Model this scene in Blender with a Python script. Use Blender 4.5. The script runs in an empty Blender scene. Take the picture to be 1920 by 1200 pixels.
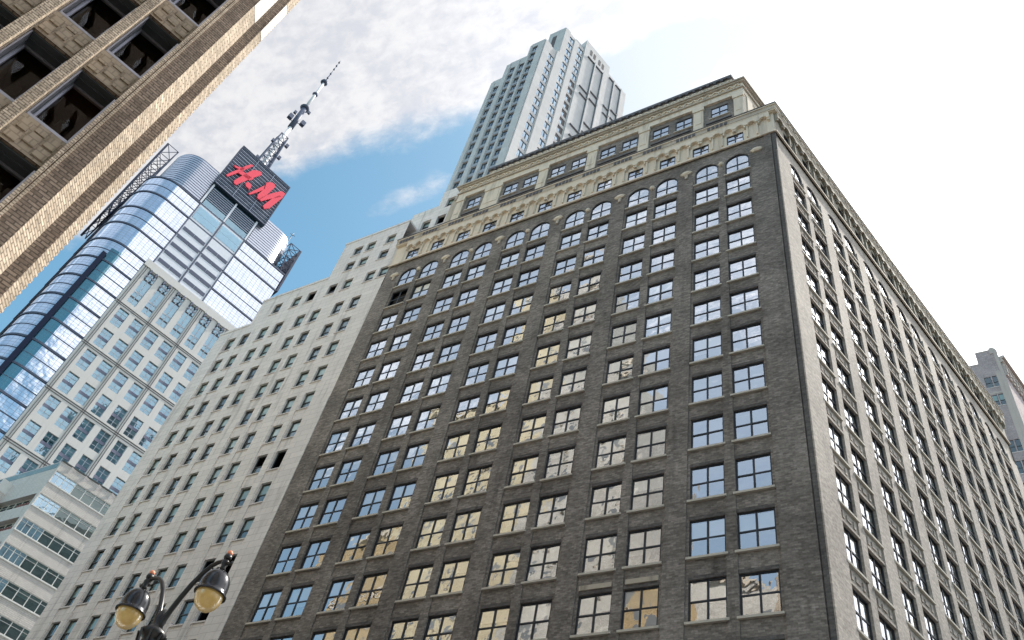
import bpy, math, random
from mathutils import Matrix, Vector
R = math.radians
random.seed(7)
SC = bpy.context.scene
COL = SC.collection

# ------------------------------------------------------------------ camera
CAM_Z = 1.7
HEAD, PITCH, ROLL = R(-39.147), R(48.058), R(14.577)
FPX = 1603.5
cam_d = bpy.data.cameras.new('camera')
cam_d.sensor_width = 36.0
cam_d.lens = FPX / 1920 * 36.0
cam_d.clip_start = 0.1
cam_d.clip_end = 5000
cam = bpy.data.objects.new('camera', cam_d)
COL.objects.link(cam)
fwd = Vector((math.sin(HEAD) * math.cos(PITCH), math.cos(HEAD) * math.cos(PITCH), math.sin(PITCH)))
rgt = Vector((math.cos(HEAD), -math.sin(HEAD), 0))
upv = rgt.cross(fwd)
r2 = rgt * math.cos(ROLL) + upv * math.sin(ROLL)
u2 = -rgt * math.sin(ROLL) + upv * math.cos(ROLL)
m = Matrix((r2, u2, -fwd)).transposed().to_4x4()
m.translation = (0, 0, CAM_Z)
cam.matrix_world = m
SC.camera = cam

def proj(p):
    v = Vector(p) - Vector((0, 0, CAM_Z))
    z = v.dot(fwd)
    if z < 0.1:
        return None
    return (960 + FPX * v.dot(r2) / z, 600 - FPX * v.dot(u2) / z)

# ------------------------------------------------------------------ sun, sky, exposure
SUN_AZ, SUN_EL = 25.0, 52.0
SKY_STR = 0.13
sun_d = bpy.data.lights.new('sun', 'SUN')
sun_d.energy = 3.4
sun_d.angle = R(2.0)
sun_d.color = (1.0, 0.93, 0.82)
sun = bpy.data.objects.new('sun', sun_d)
COL.objects.link(sun)
sdir = Vector((math.sin(R(SUN_AZ)) * math.cos(R(SUN_EL)), math.cos(R(SUN_AZ)) * math.cos(R(SUN_EL)), math.sin(R(SUN_EL))))
sun.rotation_euler = sdir.to_track_quat('Z', 'Y').to_euler()
sun.location = (60, 120, 260)

W = bpy.data.worlds.new('World')
SC.world = W
W.use_nodes = True
nt = W.node_tree
nt.nodes.clear()

class N:
    """small helper that writes node maths"""
    def __init__(self, tree):
        self.t = tree
    def new(self, typ, **kw):
        n = self.t.nodes.new(typ)
        for k, v in kw.items():
            setattr(n, k, v)
        return n
    def put(self, sock, v):
        if isinstance(v, bpy.types.NodeSocket):
            self.t.links.new(v, sock)
        else:
            sock.default_value = v
    def math(self, op, a, b=None, c=None, clamp=False):
        n = self.new('ShaderNodeMath', operation=op, use_clamp=clamp)
        self.put(n.inputs[0], a)
        if b is not None:
            self.put(n.inputs[1], b)
        if c is not None:
            self.put(n.inputs[2], c)
        return n.outputs[0]
    def mix(self, f, a, b, blend='MIX'):
        n = self.new('ShaderNodeMix', data_type='RGBA', blend_type=blend)
        self.put(n.inputs[0], f)
        self.put(n.inputs[6], a if isinstance(a, bpy.types.NodeSocket) else (*a, 1))
        self.put(n.inputs[7], b if isinstance(b, bpy.types.NodeSocket) else (*b, 1))
        return n.outputs[2]
    def smooth(self, x, a, b):
        n = self.new('ShaderNodeMapRange', interpolation_type='SMOOTHSTEP')
        self.put(n.inputs[0], x)
        n.inputs[1].default_value = a
        n.inputs[2].default_value = b
        return n.outputs[0]
    def noise(self, vec, scale, detail=4, rough=0.55, dist=0.0):
        n = self.new('ShaderNodeTexNoise')
        self.put(n.inputs['Vector'], vec)
        n.inputs['Scale'].default_value = scale
        n.inputs['Detail'].default_value = detail
        n.inputs['Roughness'].default_value = rough
        n.inputs['Distortion'].default_value = dist
        return n.outputs['Fac'], n.outputs['Color']
    def ramp(self, x, stops):
        n = self.new('ShaderNodeValToRGB')
        e = n.color_ramp.elements
        while len(e) < len(stops):
            e.new(0.5)
        for i, (p, c) in enumerate(stops):
            e[i].position = p
            e[i].color = (*c, 1)
        self.put(n.inputs[0], x)
        return n.outputs[0]

def build_sky():
    k = N(nt)
    sky = k.new('ShaderNodeTexSky', sky_type='NISHITA')
    sky.sun_disc = False
    sky.sun_elevation = R(SUN_EL)
    sky.sun_rotation = R(SUN_AZ)
    sky.air_density = 1.0
    sky.dust_density = 0.6
    sky.ozone_density = 1.3
    tc = k.new('ShaderNodeTexCoord')
    sep = k.new('ShaderNodeSeparateXYZ')
    k.put(sep.inputs[0], tc.outputs['Generated'])
    zc = k.math('MAXIMUM', sep.outputs[2], 0.06)
    qx = k.math('DIVIDE', sep.outputs[0], zc)
    qy = k.math('DIVIDE', sep.outputs[1], zc)
    cb = k.new('ShaderNodeCombineXYZ')
    k.put(cb.inputs[0], qx)
    k.put(cb.inputs[1], qy)
    q = cb.outputs[0]
    # stretched coordinates for streaky alto-cumulus
    mp = k.new('ShaderNodeMapping')
    mp.inputs['Rotation'].default_value = (0, 0, R(-12))
    mp.inputs['Scale'].default_value = (0.8, 1.25, 1)
    k.put(mp.inputs[0], q)
    n1, _ = k.noise(mp.outputs[0], 3.1, 9, 0.58, 0.25)
    n2, _ = k.noise(mp.outputs[0], 17.0, 8, 0.62, 0.2)
    n3, _ = k.noise(q, 7.0, 6, 0.6, 0.0)
    n4, _ = k.noise(mp.outputs[0], 44.0, 6, 0.6, 0.3)
    # a cloud deck passes overhead, its far edge lies on a line in front of the viewer
    edge = k.math('SUBTRACT', k.math('ADD', k.math('MULTIPLY', qx, 0.12), 0.415), qy)
    deck = k.smooth(edge, -0.11, 0.10)
    back = k.smooth(qy, -0.62, -0.05)
    deck = k.math('MULTIPLY', deck, back)
    right = k.smooth(k.math('ADD', qx, k.math('MULTIPLY', qy, 0.10)), -0.36, 0.06)
    fr = k.smooth(qy, -0.5, 0.1)
    right = k.math('MULTIPLY', right, k.math('ADD', k.math('MULTIPLY', fr, 0.75), 0.25))
    cover = k.math('MAXIMUM', deck, right)
    # wisps inside the blue
    dx = k.math('ADD', qx, 0.60)
    dy = k.math('SUBTRACT', qy, 0.440)
    d = k.math('ADD', k.math('MULTIPLY', k.math('MULTIPLY', dx, dx), 55.0), k.math('MULTIPLY', k.math('MULTIPLY', dy, dy), 900.0))
    wisp = k.math('MULTIPLY', k.math('POWER', 2.718, k.math('MULTIPLY', d, -1.0)), 0.42)
    cover = k.math('ADD', k.math('ADD', k.math('MULTIPLY', cover, 0.92), 0.06), wisp)
    # broken cloud high behind the viewer, clear blue lower down
    bq = k.math('MULTIPLY', k.smooth(qy, -1.25, -0.8), k.smooth(k.math('MULTIPLY', qy, -1.0), 0.35, 0.6))
    bq = k.math('MULTIPLY', bq, k.smooth(k.math('MULTIPLY', qx, -1.0), -0.05, 0.15))
    cover = k.math('ADD', cover, k.math('MULTIPLY', bq, 0.36))
    # a thin blue-grey gap in the deck, right of the tower
    gx = k.math('DIVIDE', k.math('ADD', qx, 0.13), 0.17)
    gy = k.math('DIVIDE', k.math('SUBTRACT', k.math('ADD', qy, k.math('MULTIPLY', qx, -0.12)), 0.415), 0.042)
    gap = k.math('POWER', 2.718, k.math('MULTIPLY', k.math('ADD', k.math('MULTIPLY', gx, gx), k.math('MULTIPLY', gy, gy)), -1.0))
    gap = k.math('MULTIPLY', gap, k.math('ADD', 0.35, k.math('MULTIPLY', k.smooth(n3, 0.38, 0.62), 0.75)))
    cover = k.math('SUBTRACT', cover, k.math('MULTIPLY', gap, 0.70))
    nn = k.math('ADD', k.math('ADD', k.math('MULTIPLY', n1, 0.55), k.math('MULTIPLY', n2, 0.30)), k.math('MULTIPLY', n4, 0.15))
    dens = k.smooth(k.math('ADD', nn, k.math('SUBTRACT', cover, 0.5)), 0.36, 0.68)
    # brightness of the cloud: ripples, thin and thick parts, glow round the sun
    dot = k.new('ShaderNodeVectorMath', operation='DOT_PRODUCT')
    k.put(dot.inputs[0], tc.outputs['Generated'])
    dot.inputs[1].default_value = sdir
    cs = k.math('MAXIMUM', dot.outputs['Value'], 0.0)
    glow = k.math('POWER', cs, 8.0)
    glow2 = k.math('POWER', cs, 40.0)
    rip = k.math('ADD', k.math('ADD', k.math('MULTIPLY', n2, 0.40), k.math('MULTIPLY', n3, 0.22)), k.math('MULTIPLY', n4, 0.38))
    shade = k.smooth(rip, 0.40, 0.60)
    ccol = k.mix(shade, (0.77, 0.79, 0.86), (0.98, 0.98, 1.0))
    behind = k.smooth(k.math('MULTIPLY', qy, -1.0), 0.15, 0.7)      # clouds opposite the sun are front-lit and brighter
    lift = k.math('ADD', k.math('ADD', k.math('ADD', 0.55, k.math('MULTIPLY', k.smooth(qx, 0.0, 0.8), 0.50)), k.math('MULTIPLY', behind, 1.0)), k.math('ADD', k.math('MULTIPLY', glow, 0.85), k.math('MULTIPLY', glow2, 2.4)))
    sc_ = k.new('ShaderNodeVectorMath', operation='SCALE')
    k.put(sc_.inputs[0], ccol)
    k.put(sc_.inputs[3], lift)
    skyv = k.new('ShaderNodeVectorMath', operation='SCALE')
    k.put(skyv.inputs[0], sky.outputs[0])
    skyv.inputs[3].default_value = SKY_STR
    tint = k.mix(1.0, skyv.outputs[0], (0.90, 1.22, 1.06), 'MULTIPLY')
    tint = k.mix(k.math('MULTIPLY', k.smooth(qx, -0.50, -0.18), k.math('MULTIPLY', fr, 0.95)), tint, (0.49, 0.53, 0.575))
    hz = k.math('MULTIPLY', behind, k.math('SUBTRACT', 0.70, k.math('MULTIPLY', k.smooth(k.math('MULTIPLY', qy, -1.0), 0.8, 1.5), 0.35)))
    hz = k.math('MULTIPLY', hz, k.math('ADD', 0.45, k.math('MULTIPLY', k.smooth(qx, -1.15, -0.40), 0.55)))          # the west stays clear blue
    hz = k.math('MULTIPLY', hz, k.math('SUBTRACT', 1.0, k.math('MULTIPLY', k.smooth(qx, 0.0, 0.3), 0.65)))
    tint = k.mix(hz, tint, (0.70, 0.79, 0.94))
    haze = k.mix(k.math('MULTIPLY', glow, 0.75, clamp=True), tint, (0.85, 0.89, 0.93))
    col = k.mix(dens, haze, sc_.outputs[0])
    bg = k.new('ShaderNodeBackground')
    k.put(bg.inputs[0], col)
    bg.inputs[1].default_value = 1.0
    out = k.new('ShaderNodeOutputWorld')
    nt.links.new(bg.outputs[0], out.inputs[0])
build_sky()
W.cycles.sampling_method = 'MANUAL'
W.cycles.sample_map_resolution = 1024

SC.view_settings.view_transform = 'Standard'
SC.view_settings.look = 'None'
SC.view_settings.exposure = 0.70
SC.view_settings.gamma = 1.0
SC.cycles.use_denoising = True
SC.cycles.max_bounces = 10
SC.cycles.transparent_max_bounces = 12
SC.cycles.sample_clamp_indirect = 6.0

# ------------------------------------------------------------------ materials
def new_mat(name):
    mt = bpy.data.materials.new(name)
    mt.use_nodes = True
    mt.node_tree.nodes.clear()
    k = N(mt.node_tree)
    out = k.new('ShaderNodeOutputMaterial')
    return mt, k, out

def principled(k, out, color, rough=0.8, metal=0.0, spec=0.3, normal=None, coat=0.0):
    p = k.new('ShaderNodeBsdfPrincipled')
    k.put(p.inputs['Base Color'], color if isinstance(color, bpy.types.NodeSocket) else (*color, 1))
    k.put(p.inputs['Roughness'], rough)
    p.inputs['Metallic'].default_value = metal
    p.inputs['Specular IOR Level'].default_value = spec
    p.inputs['Coat Weight'].default_value = coat
    if normal is not None:
        k.put(p.inputs['Normal'], normal)
    k.t.links.new(p.outputs[0], out.inputs[0])
    return p

def uvpos(k):
    uv = k.new('ShaderNodeUVMap')
    uv.uv_map = 'UVMap'
    return uv.outputs[0]

def wpos(k):
    return k.new('ShaderNodeNewGeometry').outputs['Position']

def scale_vec(k, v, s):
    mp = k.new('ShaderNodeMapping')
    mp.inputs['Scale'].default_value = s
    k.put(mp.inputs[0], v)
    return mp.outputs[0]

def mat_plain(name, c, rough=0.6, metal=0.0, spec=0.4, var=0.12, vs=1.5):
    mt, k, out = new_mat(name)
    f, _ = k.noise(wpos(k), vs, 5, 0.6)
    col = k.mix(f, tuple(x * (1 - var) for x in c), tuple(min(1, x * (1 + var)) for x in c))
    principled(k, out, col, rough, metal, spec)
    return mt

def mat_brick(name, c1, c2, mortar, bw=0.42, bh=0.14, patch=0.35, stain=0.3, bump=0.35, msize=0.012, rough=0.85):
    """brickwork in metres of the wall (UV = metres): coursed bricks, patches of other firing, dark streaks of dirt"""
    mt, k, out = new_mat(name)
    uv = uvpos(k)
    b = k.new('ShaderNodeTexBrick')
    k.put(b.inputs['Vector'], uv)
    b.inputs['Color1'].default_value = (*c1, 1)
    b.inputs['Color2'].default_value = (*c2, 1)
    b.inputs['Mortar'].default_value = (*mortar, 1)
    b.inputs['Scale'].default_value = 1.0
    b.inputs['Mortar Size'].default_value = msize
    b.inputs['Brick Width'].default_value = bw
    b.inputs['Row Height'].default_value = bh
    b.inputs['Bias'].default_value = -0.1
    f1, _ = k.noise(wpos(k), 0.22, 6, 0.65)
    f2, _ = k.noise(scale_vec(k, uv, (4.5, 6.0, 1)), 1.0, 4, 0.7)
    f3, _ = k.noise(scale_vec(k, uv, (1.1, 0.09, 1)), 1.0, 5, 0.65)
    v1 = k.math('ADD', 1 - patch * 0.5, k.math('MULTIPLY', k.smooth(f1, 0.3, 0.7), patch))
    v2 = k.math('ADD', 0.72, k.math('MULTIPLY', k.smooth(f2, 0.25, 0.75), 0.56))
    v3 = k.math('SUBTRACT', 1.0, k.math('MULTIPLY', k.smooth(f3, 0.52, 0.8), stain))
    v = k.math('MULTIPLY', k.math('MULTIPLY', v1, v2), v3)
    s = k.new('ShaderNodeVectorMath', operation='SCALE')
    k.put(s.inputs[0], b.outputs[0])
    k.put(s.inputs[3], v)
    bm = k.new('ShaderNodeBump')
    bm.inputs['Strength'].default_value = bump
    bm.inputs['Distance'].default_value = 0.02
    k.put(bm.inputs['Height'], k.math('ADD', k.math('SUBTRACT', 1.0, b.outputs[1]), f2))
    principled(k, out, s.outputs[0], rough, 0, 0.25, bm.outputs[0])
    return mt

def mat_stone(name, c, var=0.18, stain=0.3, block=None, rough=0.8):
    mt, k, out = new_mat(name)
    uv = uvpos(k)
    f1, _ = k.noise(wpos(k), 0.5, 7, 0.65)
    f2, _ = k.noise(wpos(k), 5.0, 4, 0.6)
    f3, _ = k.noise(scale_vec(k, uv, (1.5, 0.12, 1)), 1.0, 5, 0.6)
    v = k.math('ADD', 1 - var * 0.6, k.math('MULTIPLY', f1, var))
    v = k.math('MULTIPLY', v, k.math('ADD', 0.9, k.math('MULTIPLY', f2, 0.2)))
    v = k.math('MULTIPLY', v, k.math('SUBTRACT', 1.0, k.math('MULTIPLY', k.smooth(f3, 0.5, 0.78), stain)))
    base = None
    if block:
        b = k.new('ShaderNodeTexBrick')
        k.put(b.inputs['Vector'], uv)
        b.inputs['Color1'].default_value = (*[x * 0.95 for x in c], 1)
        b.inputs['Color2'].default_value = (*[min(1, x * 1.05) for x in c], 1)
        b.inputs['Mortar'].default_value = (*[x * 0.72 for x in c], 1)
        b.inputs['Scale'].default_value = 1.0
        b.inputs['Mortar Size'].default_value = 0.02
        b.inputs['Brick Width'].default_value = block[0]
        b.inputs['Row Height'].default_value = block[1]
        base = b.outputs[0]
    s = k.new('ShaderNodeVectorMath', operation='SCALE')
    if base is not None:
        k.put(s.inputs[0], base)
    else:
        s.inputs[0].default_value = c
    k.put(s.inputs[3], v)
    principled(k, out, s.outputs[0], rough, 0, 0.25)
    return mt

def mat_glass(name, refl=0.45, tint=(0.92, 0.96, 1.0), through=(0.55, 0.62, 0.6), wave=0.012, wscale=0.55, rough=0.01):
    """coated window glass: part mirror, part see-through, slightly uneven"""
    mt, k, out = new_mat(name)
    f, _ = k.noise(wpos(k), wscale, 2, 0.5)
    bm = k.new('ShaderNodeBump')
    bm.inputs['Strength'].default_value = 1.0
    bm.inputs['Distance'].default_value = wave
    k.put(bm.inputs['Height'], f)
    g = k.new('ShaderNodeBsdfGlossy')
    g.inputs['Color'].default_value = (*tint, 1)
    g.inputs['Roughness'].default_value = rough
    k.put(g.inputs['Normal'], bm.outputs[0])
    t = k.new('ShaderNodeBsdfTransparent')
    t.inputs['Color'].default_value = (*through, 1)
    fr = k.new('ShaderNodeFresnel')
    fr.inputs['IOR'].default_value = 1.5
    fac = k.math('ADD', k.math('MULTIPLY', fr.outputs[0], 1.0 - refl), refl, clamp=True)
    mx = k.new('ShaderNodeMixShader')
    k.put(mx.inputs[0], fac)
    k.t.links.new(t.outputs[0], mx.inputs[1])
    k.t.links.new(g.outputs[0], mx.inputs[2])
    k.t.links.new(mx.outputs[0], out.inputs[0])
    return mt

def mat_emit(name, c, s):
    mt, k, out = new_mat(name)
    e = k.new('ShaderNodeEmission')
    e.inputs[0].default_value = (*c, 1)
    e.inputs[1].default_value = s
    k.t.links.new(e.outputs[0], out.inputs[0])
    return mt

def mat_curtain(name):
    """curtain wall of mirror glass: pane grid in metres, each pane a touch different"""
    mt, k, out = new_mat(name)
    uv = uvpos(k)
    b = k.new('ShaderNodeTexBrick')
    k.put(b.inputs['Vector'], uv)
    b.offset = 0.0
    b.inputs['Color1'].default_value = (0.0, 0.0, 0.0, 1)
    b.inputs['Color2'].default_value = (1.0, 1.0, 1.0, 1)
    b.inputs['Mortar'].default_value = (0.5, 0.5, 0.5, 1)
    b.inputs['Scale'].default_value = 1.0
    b.inputs['Mortar Size'].default_value = 0.075
    b.inputs['Brick Width'].default_value = 1.45
    b.inputs['Row Height'].default_value = 1.0
    f, c = k.noise(wpos(k), 0.16, 3, 0.5)
    bm = k.new('ShaderNodeBump')
    bm.inputs['Distance'].default_value = 0.10
    k.put(bm.inputs['Height'], f)
    g = k.new('ShaderNodeBsdfGlossy')
    g.inputs['Roughness'].default_value = 0.03
    tint = k.mix(b.outputs[0], (0.70, 0.76, 0.86), (0.80, 0.85, 0.92))
    k.put(g.inputs['Color'], tint)
    k.put(g.inputs['Normal'], bm.outputs[0])
    d = k.new('ShaderNodeBsdfDiffuse')
    d.inputs['Color'].default_value = (0.10, 0.14, 0.20, 1)
    mx = k.new('ShaderNodeMixShader')
    mx.inputs[0].default_value = 0.80
    k.t.links.new(d.outputs[0], mx.inputs[1])
    k.t.links.new(g.outputs[0], mx.inputs[2])
    fr = k.new('ShaderNodeBsdfDiffuse')
    fr.inputs['Color'].default_value = (0.30, 0.33, 0.40, 1)
    m2 = k.new('ShaderNodeMixShader')
    k.put(m2.inputs[0], k.math('MULTIPLY', b.outputs[1], 0.62))
    k.t.links.new(mx.outputs[0], m2.inputs[1])
    k.t.links.new(fr.outputs[0], m2.inputs[2])
    k.t.links.new(m2.outputs[0], out.inputs[0])
    return mt

M = {}
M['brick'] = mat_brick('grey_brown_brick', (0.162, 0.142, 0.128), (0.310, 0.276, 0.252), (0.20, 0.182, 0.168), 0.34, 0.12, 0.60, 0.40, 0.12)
M['brick_dark'] = mat_brick('dark_corner_brick', (0.10, 0.092, 0.09), (0.16, 0.148, 0.142), (0.12, 0.11, 0.108), 0.34, 0.12, 0.3, 0.2)
M['brick_side_lit'] = mat_brick('sunlit_grey_brown_brick', (0.38, 0.335, 0.295), (0.54, 0.48, 0.425), (0.42, 0.37, 0.33), 0.34, 0.12, 0.3, 0.3, 0.15)  # same brick as the front, avenue daylight put into a lighter colour
M['limestone'] = mat_stone('cream_limestone', (0.78, 0.685, 0.565), 0.34, 0.45)
M['limestone_old'] = mat_stone('weathered_limestone', (0.53, 0.465, 0.385), 0.45, 0.5)
M['limestone_side'] = mat_stone('dark_avenue_limestone', (0.37, 0.33, 0.27), 0.5, 0.55)  # darker than the front limestone, with stronger streaks
M['sill'] = mat_stone('sill_stone', (0.58, 0.54, 0.47), 0.2, 0.2)
M['lead'] = mat_stone('dark_cornice_metal', (0.12, 0.12, 0.135), 0.3, 0.3, None, 0.6)
M['steel_frame'] = mat_plain('dark_steel_window_frame', (0.020, 0.026, 0.036), 0.5, 0.0, 0.4)
M['room'] = mat_plain('dim_room', (0.055, 0.052, 0.05), 0.9, 0, 0.1, 0.6, 0.5)
M['room_blue'] = mat_plain('pale_blue_office', (0.22, 0.30, 0.36), 0.9, 0, 0.1, 0.6, 0.35)
M['blind'] = mat_plain('white_roller_blind', (0.86, 0.86, 0.83), 0.9, 0, 0.1, 0.06, 0.4)
M['glass'] = mat_glass('window_glass', 0.46, (0.95, 0.97, 1.0), (0.93, 0.95, 0.94), 0.016, 0.9)
M['glass_side'] = mat_glass('window_glass_avenue', 0.42, (0.95, 0.97, 1.0), (0.85, 0.9, 0.9))
M['panel_stone'] = mat_stone('grey_white_stone', (0.80, 0.76, 0.745), 0.22, 0.42, (1.9, 0.62))
M['glass_grey'] = mat_glass('sash_glass', 0.13, (0.85, 0.97, 0.96), (0.80, 0.90, 0.88), 0.008)
M['sash'] = mat_plain('grey_sash_frame', (0.055, 0.065, 0.07), 0.6)
M['sash_blind'] = mat_plain('pale_sash_blind', (0.50, 0.58, 0.56), 0.9, 0, 0.1, 0.15, 0.3)
M['black'] = mat_plain('open_dark_interior', (0.006, 0.006, 0.007), 0.9, 0, 0.05)
M['tower_stone'] = mat_stone('pale_tower_stone', (0.64, 0.615, 0.61), 0.10, 0.10, (3.0, 1.75))
M['tower_glass'] = mat_glass('tower_glass', 0.34, (0.62, 0.80, 0.95), (0.4, 0.5, 0.6), 0.01)
M['strip_grey'] = mat_plain('grey_spandrel', (0.36, 0.38, 0.43), 0.7)
M['rear_glass'] = mat_plain('grey_street_window', (0.24, 0.25, 0.26), 0.25, 0, 0.5)
M['blind_shadow'] = mat_plain('grey_panel_shadow', (0.17, 0.18, 0.21), 0.7)  # dark tone for the shadow lines round the blind panels
M['spandrel_blue'] = mat_plain('slate_blue_spandrel', (0.14, 0.15, 0.21), 0.5)
M['tower_dark'] = mat_plain('dark_spandrel', (0.075, 0.065, 0.065), 0.6)
M['curtain'] = mat_curtain('mirror_curtain_wall')
M['band'] = mat_plain('dark_blue_floor_band', (0.075, 0.09, 0.14), 0.5)
M['fin'] = mat_plain('navy_fin', (0.010, 0.018, 0.045), 0.6, 0, 0.1)
M['teal_strip'] = mat_glass('teal_corner_glass', 0.40, (0.32, 0.55, 0.60), (0.3, 0.5, 0.5), 0.02)
M['sky_stone'] = mat_stone('pale_skyscraper_stone', (0.62, 0.60, 0.575), 0.12, 0.12)
M['sky_glass'] = mat_glass('teal_glass', 0.36, (0.50, 0.74, 0.88), (0.65, 0.85, 0.92), 0.02)
M['mullion_grey'] = mat_plain('pale_grey_mullion', (0.42, 0.45, 0.50), 0.5)
M['louvre_white'] = mat_plain('white_louvre_panel', (0.68, 0.70, 0.76), 0.5)
M['metal_rib'] = mat_plain('ribbed_metal', (0.50, 0.53, 0.60), 0.32, 0.75, 0.5, 0.05)
M['metal_groove'] = mat_plain('ribbed_metal_groove', (0.16, 0.18, 0.24), 0.5, 0.4)
M['sign_back'] = mat_plain('dark_teal_sign', (0.024, 0.055, 0.080), 0.5)
M['sign_slat'] = mat_plain('grey_sign_slat', (0.30, 0.34, 0.43), 0.5)
M['sign_red'] = mat_plain('pink_red_letter', (0.90, 0.085, 0.13), 0.5, 0, 0.3, 0.03)
M['truss'] = mat_plain('navy_truss', (0.035, 0.045, 0.085), 0.5)
M['mast'] = mat_plain('blue_grey_mast', (0.09, 0.11, 0.17), 0.5)
M['mast_white'] = mat_plain('white_mast', (0.8, 0.8, 0.82), 0.4)
M['ribbon_stone'] = mat_stone('ribbon_white_brick', (0.72, 0.675, 0.64), 0.15, 0.25, (0.6, 0.2))
M['ribbon_frame'] = mat_plain('white_ribbon_frame', (0.78, 0.78, 0.76), 0.5)
M['ribbon_glass'] = mat_glass('green_ribbon_glass', 0.14, (0.75, 0.92, 0.90), (0.35, 0.45, 0.42), 0.01)
M['ribbon_blue'] = mat_glass('blue_ribbon_glass', 0.45, (0.62, 0.85, 1.0), (0.35, 0.5, 0.6), 0.01)
M['red_brown'] = mat_plain('red_brown_panel', (0.25, 0.10, 0.09), 0.7)
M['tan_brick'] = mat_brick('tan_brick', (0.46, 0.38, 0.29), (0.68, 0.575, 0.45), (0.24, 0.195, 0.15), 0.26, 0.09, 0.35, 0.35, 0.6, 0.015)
M['cream_brick'] = mat_brick('cream_yellow_brick', (0.66, 0.56, 0.38), (0.80, 0.70, 0.50), (0.6, 0.52, 0.38), 0.6, 0.2, 0.3, 0.2)
M['pale_brick'] = mat_brick('pale_grey_brick', (0.58, 0.55, 0.50), (0.72, 0.69, 0.64), (0.5, 0.48, 0.44), 0.6, 0.2, 0.3, 0.3)
M['cream_tan'] = mat_brick('tan_street_brick', (0.50, 0.37, 0.21), (0.62, 0.47, 0.28), (0.4, 0.32, 0.2), 0.6, 0.2, 0.3, 0.3)
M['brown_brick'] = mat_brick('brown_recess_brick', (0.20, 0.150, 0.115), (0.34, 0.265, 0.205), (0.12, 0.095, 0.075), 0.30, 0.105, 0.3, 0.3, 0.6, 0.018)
M['quoin'] = mat_stone('white_quoin_stone', (0.76, 0.74, 0.70), 0.1, 0.1, (0.8, 0.45))
M['block_stone'] = mat_stone('basket_weave_stone', (0.44, 0.36, 0.27), 0.4, 0.35, (0.30, 0.21))
M['alu'] = mat_plain('grey_aluminium_frame', (0.42, 0.43, 0.49), 0.35, 0.5)
M['glass_left'] = mat_glass('dark_clear_glass', 0.0, (0.7, 0.7, 0.7), (0.85, 0.82, 0.78), 0.004)
M['room_brown'] = mat_plain('brown_office_interior', (0.10, 0.072, 0.050), 0.9, 0, 0.1, 0.7, 0.7)
M['ceiling_tube'] = mat_emit('office_ceiling_tube', (1.0, 0.86, 0.62), 1.6)
M['lamp_warm'] = mat_emit('warm_office_lamp', (1.0, 0.45, 0.12), 14)
M['mauve_brick'] = mat_brick('mauve_brown_brick', (0.40, 0.33, 0.335), (0.50, 0.42, 0.42), (0.44, 0.37, 0.37), 0.6, 0.2, 0.25, 0.2)
M['mauve_stone'] = mat_stone('tan_pilaster_stone', (0.56, 0.48, 0.44), 0.15, 0.2)
M['iron'] = mat_plain('black_painted_iron', (0.012, 0.012, 0.014), 0.35, 0, 0.5, 0.3, 12)
M['hood'] = mat_plain('glossy_black_lamp_hood', (0.03, 0.032, 0.037), 0.22, 0.4, 0.6, 0.3, 9)
M['orange'] = mat_plain('orange_photocell', (0.85, 0.30, 0.16), 0.5)
M['asphalt'] = mat_plain('asphalt', (0.05, 0.05, 0.052), 0.9, 0, 0.2, 0.3, 3)
M['concrete'] = mat_stone('pavement_concrete', (0.30, 0.29, 0.275), 0.2, 0.2, (1.5, 1.5))
M['paint'] = mat_plain('white_road_paint', (0.7, 0.7, 0.68), 0.7)

def mat_lampglass():
    mt, k, out = new_mat('amber_lamp_glass')
    f, _ = k.noise(wpos(k), 9.0, 4, 0.6)
    col = k.mix(f, (0.36, 0.22, 0.05), (0.72, 0.55, 0.24))
    p = principled(k, out, col, 0.18, 0, 0.6)
    p.inputs['Transmission Weight'].default_value = 0.35
    p.inputs['Emission Color'].default_value = (1, 0.7, 0.25, 1)
    p.inputs['Emission Strength'].default_value = 0.05
    return mt
M['amber'] = mat_lampglass()

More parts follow.
